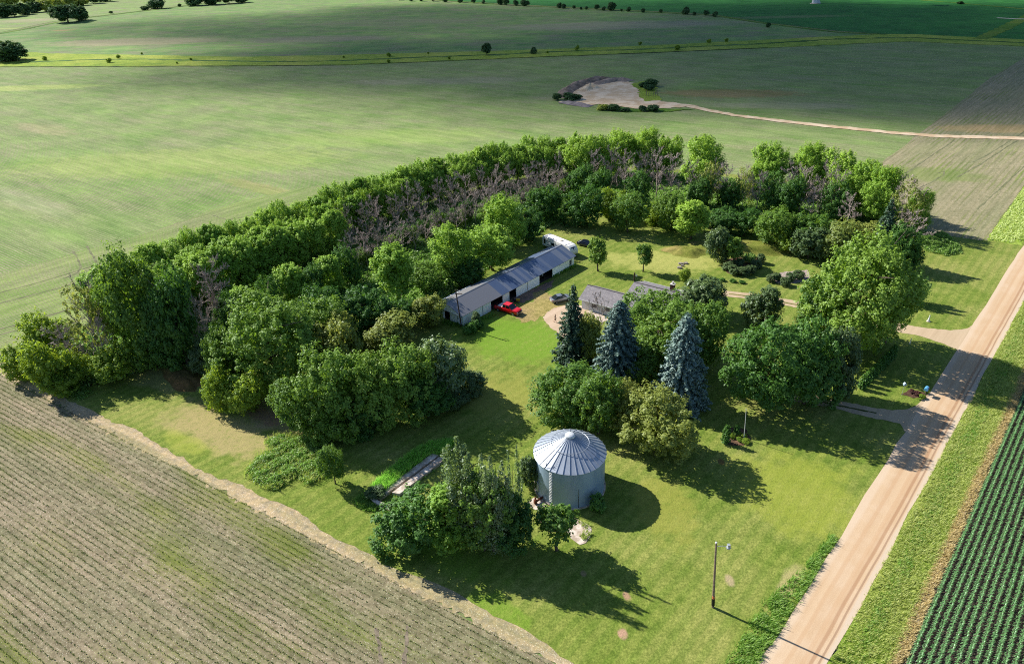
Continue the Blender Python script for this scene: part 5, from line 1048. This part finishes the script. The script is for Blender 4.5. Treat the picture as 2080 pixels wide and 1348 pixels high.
g=G(1831.5,803); t=thing('birdhouse','pale birdhouse on a thin pole in the shaded roadside lawn','birdhouse',(g[0],g[1],.05)); mb=MB(); mb.tube([(0,0,0),(0,0,2.0)],.03,6); mb.obj('pole',metg,t); mb=MB(); mb.prism([(-.2,2.0),(.2,2.0),(.2,2.3),(0,2.5),(-.2,2.3)],'y',-.2,.2); mb.obj('box',plain('pale_blue',lin(176,200,222,.9),.5),t); mb=MB(); mb.box(-.03,.03,-.205,-.2,2.12,2.2); mb.obj('entrance',blk,t)
g=G(1847.5,699); t=thing('marker_post','short white marker post on the shaded lawn below the upper driveway','post',(g[0],g[1],.05)); mb=MB(); mb.tube([(0,0,-.1),(.06,0,1.15)],[.08,.07],8); mb.obj('post',whitep,t); mb=MB(); mb.lathe([(.08,0),(.09,.03),(.001,.07)],8,(.06,0,1.15)); mb.obj('cap',metg,t)
g=G(1885.5,653); t=thing('well_cap','small white pointed standpipe on the sunny lawn above the upper driveway','standpipe',(g[0],g[1],.05)); mb=MB(); mb.lathe([(.26,0),(.2,.3),(.1,.9),(.08,1.35),(.001,1.4)],10); mb.obj('pipe',whitep,t); mb=MB(); mb.lathe([(.4,0),(.36,.1),(.26,.12)],12); mb.obj('base',conc,t)
g=G(1288,571); t=thing('sign_post','brown wooden post with a small white sign on the back lawn','sign post',(g[0],g[1],.05)); mb=MB(); mb.box(-.13,.13,-.13,.13,-.1,2.0); mb.obj('post',woodd,t); mb=MB(); mb.prism([(.15,1.15),(.5,1.05),(.72,1.3),(.5,1.62),(.2,1.5)],'y',-.03,.03); mb.obj('sign',whitep,t)
for i,(x,y,s_) in enumerate([(1383,537,1.),(1393,536,.9),(1380,545,1.05),(1386,541,.6)]):
    g=G(x,y); r_=np.random.default_rng(i); mb=MB(); pts=[(s_*.62*math.cos(k*.9)*r_.uniform(.8,1.15),s_*.5*math.sin(k*.9)*r_.uniform(.8,1.15)) for k in range(7)]; mb.prism(pts,'z',0,.35); o=mb.obj('garden_stone',plain('stone_grey',lin(150,142,132),.9,.1,0,5.,.2,.3),bevel=.06); o.location=(g[0],g[1],.04); tag(o,'flat grey stone lying on the back lawn, %s of the heap'%['topmost left','right','lowest left','smallest'][i],'stone','stones on the back lawn')
# concrete strips
def strip_wall(pts,h,label):
    mb=MB(); mb.prism([(p[0],p[1]) for p in px(*pts)],'z',.0,h); o=mb.obj('concrete_wall',conc,bevel=.03); tag(o,label,'concrete wall'); return o
strip_wall([(762,1014),(772.5,1018),(891,929.5),(879,924.5)],.5,'long pale concrete strip next to the tall reeds, left of the two')
strip_wall([(797,1005),(812,1008),(907,935),(894.5,931)],.5,'long pale concrete strip beside the poplars, right of the two')
strip_wall([(750,1014),(754,1010),(770,1022),(784,1028),(780,1033),(764,1027)],.55,'curved concrete end wall at the near end of the two strips')
strip_wall([(778,1030),(790,1023),(800,1028),(790,1036)],.3,'short broken concrete block beside the near end wall')
# person
def person(loc,rz):
    sk=plain('skin',lin(206,160,134),.6,.3,0,9.,.03); sh=plain('dark_shirt',lin(34,32,40),.9); tr=plain('dark_shorts',lin(44,44,52),.9); hr=plain('dark_hair',lin(40,30,26),.8); so=plain('shoe_dark',lin(60,56,54),.8)
    t=thing('person','person in a dark shirt and dark shorts walking on the gravel yard','person',loc,rz)
    def skin(name,ch,mat,parent,sub=2):
        V=[];E=[];Rr=[];key={}
        for c in ch:
            prev=None
            for p,r_ in c:
                k=tuple(round(q,4) for q in p)
                if k not in key: key[k]=len(V); V.append(p); Rr.append(r_)
                i=key[k]
                if prev is not None: E.append((prev,i))
                prev=i
        me=bpy.data.meshes.new(name); me.from_pydata(V,E,[]); o=mobj(name,me); o.modifiers.new('s','SKIN'); 
        for i,q in enumerate(me.skin_vertices[0].data): q.radius=(Rr[i] if hasattr(Rr[i],'__len__') else (Rr[i],Rr[i])); q.use_root=(i==0)
        s2=o.modifiers.new('u','SUBSURF'); s2.levels=s2.render_levels=sub
        dg=bpy.context.evaluated_depsgraph_get(); m2=bpy.data.meshes.new_from_object(o.evaluated_get(dg)); bpy.data.objects.remove(o); m2.materials.clear(); m2.materials.append(mat)
        for p in m2.polygons: p.use_smooth=True
        m2.name=name; return mobj(name,m2,parent)
    P=(0,0,.95); Cst=(0,.03,1.32); Nk=(0,.04,1.5)
    leg=lambda s_,f:[(P,(.15,.12)),((s_*.1,.0,.9),.105),((s_*.11,.17*f+.04,.52),.072),((s_*.11,.30*f-.05 if f>0 else .33*f-.02,.10),.048),((s_*.115,.30*f-.02 if f>0 else .33*f,.05),.045),((s_*.12,.30*f+.16 if f>0 else .33*f+.16,.04),.04)]
    arm=lambda s_,f:[(Cst,(.17,.12)),((s_*.19,.02,1.42),.062),((s_*.24,-.06*f,1.14),.048),((s_*.24,.12*f+.06,.90),.036),((s_*.24,.13*f+.08,.84),.034)]
    ch=[[(P,(.15,.12)),((0,.0,1.12),(.14,.1)),(Cst,(.17,.12)),(Nk,.06),((0,.05,1.58),.075),((0,.06,1.68),.10),((0,.05,1.77),.07)],[((0,.06,1.68),.10),((0,.17,1.66),.02)],leg(1,1),leg(-1,-1),arm(1,-1),arm(-1,1)]
    for s_,f in ((1,-1),(-1,1)):
        w=(s_*.24,.13*f+.08,.84)
        for k,(dy,L_f) in enumerate(((-.03,.07),(-.01,.085),(.012,.08),(.032,.065))):
            a1=(w[0]-s_*.005,w[1]+dy,w[2]-.05); a2=(w[0]-s_*.015,w[1]+dy*1.1+.01,w[2]-.05-L_f*.55); a3=(w[0]-s_*.03,w[1]+dy*1.1+.02,w[2]-.05-L_f); ch.append([(w,.034),(a1,.0095),(a2,.009),(a3,.0075)])
        ch.append([(w,.034),((w[0]-s_*.02,w[1]+.05,w[2]-.03),.010),((w[0]-s_*.03,w[1]+.07,w[2]-.07),.009)])
    body=skin('body',ch,sk,t)
    q=lambda c,g_:[(p,(tuple(x+g_ for x in r_) if hasattr(r_,'__len__') else r_+g_)) for p,r_ in c]
    skin('shirt',[q(ch[0][:3],.02),q([ch[0][2],(ch[0][3][0],.055)],.012)]+[q(arm(s_,f)[:3],.018) for s_,f in ((1,-1),(-1,1))],sh,t)
    skin('shorts',[q([(P,(.15,.12)),((0,0,1.02),(.145,.11))],.02)]+[q(leg(s_,f)[:3],.03) for s_,f in ((1,1),(-1,-1))],tr,t)
    skin('hair',[[((0,.02,1.72),.09),((0,.0,1.79),.085),((0,.06,1.815),.06)]],hr,t)
    for s_,f in ((1,1),(-1,-1)): skin('shoe',[q(leg(s_,f)[4:],.018)],so,t)
    fe=MB()
    for s_ in (-1,1): fe.lathe([(.001,-.012),(.012,0),(.001,.012)],8,(s_*.036,.152,1.69))
    fe.obj('eyes',blk,t); fe=MB(); fe.box(-.03,.03,.148,.156,1.605,1.615); fe.obj('mouth',plain('lip',lin(150,84,80),.6),t)
g=G(1127.5,655); person((g[0],g[1],.07),RAD(-110))
# wind turbine beyond the fields (only its foot is in the picture)
g=G(1654,8); t=thing('wind_turbine','foot of a white wind turbine tower in the dark green far field','wind turbine',(g[0],g[1],.1)); tw=plain('turbine_white',lin(232,234,236,.9),.4)
mb=MB(); mb.lathe([(2.4,0),(2.3,20),(1.9,50),(1.4,80)],32); mb.obj('tower',tw,t,True)
mb=MB(); mb.box(-2,2,-4,8,80,84); mb.obj('nacelle',tw,t,bevel=.5); mb=MB(); mb.lathe([(.001,3.2),(1.1,2.6),(1.7,1.),(1.7,0)],20); mb.v=[(p[0],-4-p[2],82+p[1]) for p in mb.v]; mb.obj('hub',tw,t,True)
for k in range(3):
    a=RAD(90+120*k); d=np.array([math.cos(a),0,math.sin(a)]); mb=MB(); q=np.array([0,-5.6,82.]); sd=np.array([-math.sin(a),0,math.cos(a)]); vs=[];
    for u_,w_ in ((1.2,1.),(6,2.0),(20,1.4),(38,.5)):
        for e_ in (-.35,.65): vs+= [q+d*u_+sd*w_*e_+[0,-.15,0],q+d*u_+sd*w_*e_+[0,.15,0]]
    f=[]
    for i in range(3): b=i*4; f+=[(b,b+2,b+6,b+4),(b+1,b+5,b+7,b+3),(b,b+4,b+5,b+1),(b+2,b+3,b+7,b+6)]
    mb.add(vs,f+[(0,1,3,2),(12,14,15,13)]); mb.obj('blade',tw,t)
mb=MB(); mb.prism([(2.3,0),(6.2,0),(3.2,5.5),(2.3,5.5)],'y',-.8,.8); mb.obj('access_stair',plain('stair_pale',lin(206,214,224,.9),.5),t)
mb=MB(); mb.lathe([(4.2,0),(4.2,.3),(2.4,.5)],24); mb.obj('plinth',conc,t)
# pit posts
for i in range(6):
    g=G(1313+i*4.5,197-abs(i-2.5)*1.0); mb=MB(); mb.tube([(0,0,-.1),(0,0,2.2)],.14,6); o=mb.obj('fence_post',wood); o.location=(g[0],g[1],.2); tag(o,'short weathered post in the row beside the gravel pit, %s from the left'%ORD[i],'post','posts beside the gravel pit')
# ------------------------------------------------------------------ camera, light, sky
cam=bpy.data.cameras.new('camera'); co=link(bpy.data.objects.new('camera',cam)); cam.sensor_width=36; cam.lens=36*F/2080; cam.clip_start=.5; cam.clip_end=8000
M_=Matrix(((RT[0],UP[0],-FW[0],0),(RT[1],UP[1],-FW[1],0),(RT[2],UP[2],-FW[2],CAMH),(0,0,0,1))); co.matrix_world=M_; S.camera=co
SAZ,SEL=303.,36.
sd=np.array([math.sin(RAD(SAZ))*math.cos(RAD(SEL)),math.cos(RAD(SAZ))*math.cos(RAD(SEL)),math.sin(RAD(SEL))])
sun=bpy.data.lights.new('sun','SUN'); sun.energy=5.0; sun.angle=RAD(.53); sun.color=(1,.95,.86); so_=link(bpy.data.objects.new('sun',sun)); so_.rotation_euler=Vector(sd).to_track_quat('Z','Y').to_euler(); so_.location=(0,0,200)
w=bpy.data.worlds.new('World'); S.world=w; w.use_nodes=True; nt=w.node_tree; bg=nt.nodes['Background']
sky=nt.nodes.new('ShaderNodeTexSky'); sky.sky_type='NISHITA'; sky.sun_disc=False; sky.sun_elevation=RAD(SEL); sky.sun_rotation=RAD(SAZ); sky.altitude=300; sky.air_density=1.; sky.dust_density=.6; sky.ozone_density=4.
nt.links.new(sky.outputs[0],bg.inputs[0]); bg.inputs[1].default_value=.078
# clouds high up between the sun and the far fields
def cloud(cx,cy,rx,ry,rot,dens,seed,z=900.):
    c=np.array([cx,cy,0])+sd*(z/sd[2]); mb=MB(); n,mr=40,10; rg=np.random.default_rng(seed)
    prof=[(0.001,0),(.5,-.02),(.85,-.03),(1.,.05),(.9,.35),(.65,.7),(.35,.95),(.001,1.)]
    for r_,zz in prof: pass
    mb.lathe([(r_,zz) for r_,zz in prof],n); u=az(rot); v=az(rot+90)
    mb.v=[tuple(c+u*p[0]*rx+v*p[1]*ry+np.array([0,0,p[2]*70])) for p in mb.v]
    m=Mat('cloud_vapour'); P=m.pos(); x=m.mul(m.plus(m.dot(u),-float(c@u)),1/rx); y=m.mul(m.plus(m.dot(v),-float(c@v)),1/ry)
    rr=m.math('SQRT',m.plus(m.mul(x,x),m.mul(y,y))); nn=m.noise(.006,P,4.,.6)
    f=m.mul(m.step(m.plus(rr,m.mul(m.plus(nn,-.5),.9)),.98,.45),dens)
    d=m.n('ShaderNodeBsdfDiffuse',{'Color':(.9,.9,.92,1)}).outputs[0]; tr=m.n('ShaderNodeBsdfTransparent').outputs[0]
    mat=m.end(m.n('ShaderNodeMixShader',{0:f,1:tr,2:d}).outputs[0]); o=mb.obj('cloud',mat,None,True); o['kind']='structure'; return o
CLOUDS=True
if CLOUDS:
    g=G(1500,120); cloud(g[0],g[1],470,215,100,.66,1)
    g=G(1000,40); cloud(g[0],g[1],500,270,95,.58,2)
    g=G(1900,60); cloud(g[0],g[1],360,290,60,.62,3)
S.view_settings.view_transform='Standard'; S.view_settings.look='None'; S.view_settings.exposure=.9; S.view_settings.gamma=1
S.cycles.max_bounces=6; S.cycles.diffuse_bounces=3; S.cycles.glossy_bounces=2; S.cycles.transmission_bounces=3; S.cycles.transparent_max_bounces=12
S.cycles.use_denoising=False; S.cycles.pixel_filter_type='BLACKMAN_HARRIS'; S.cycles.filter_width=1.05
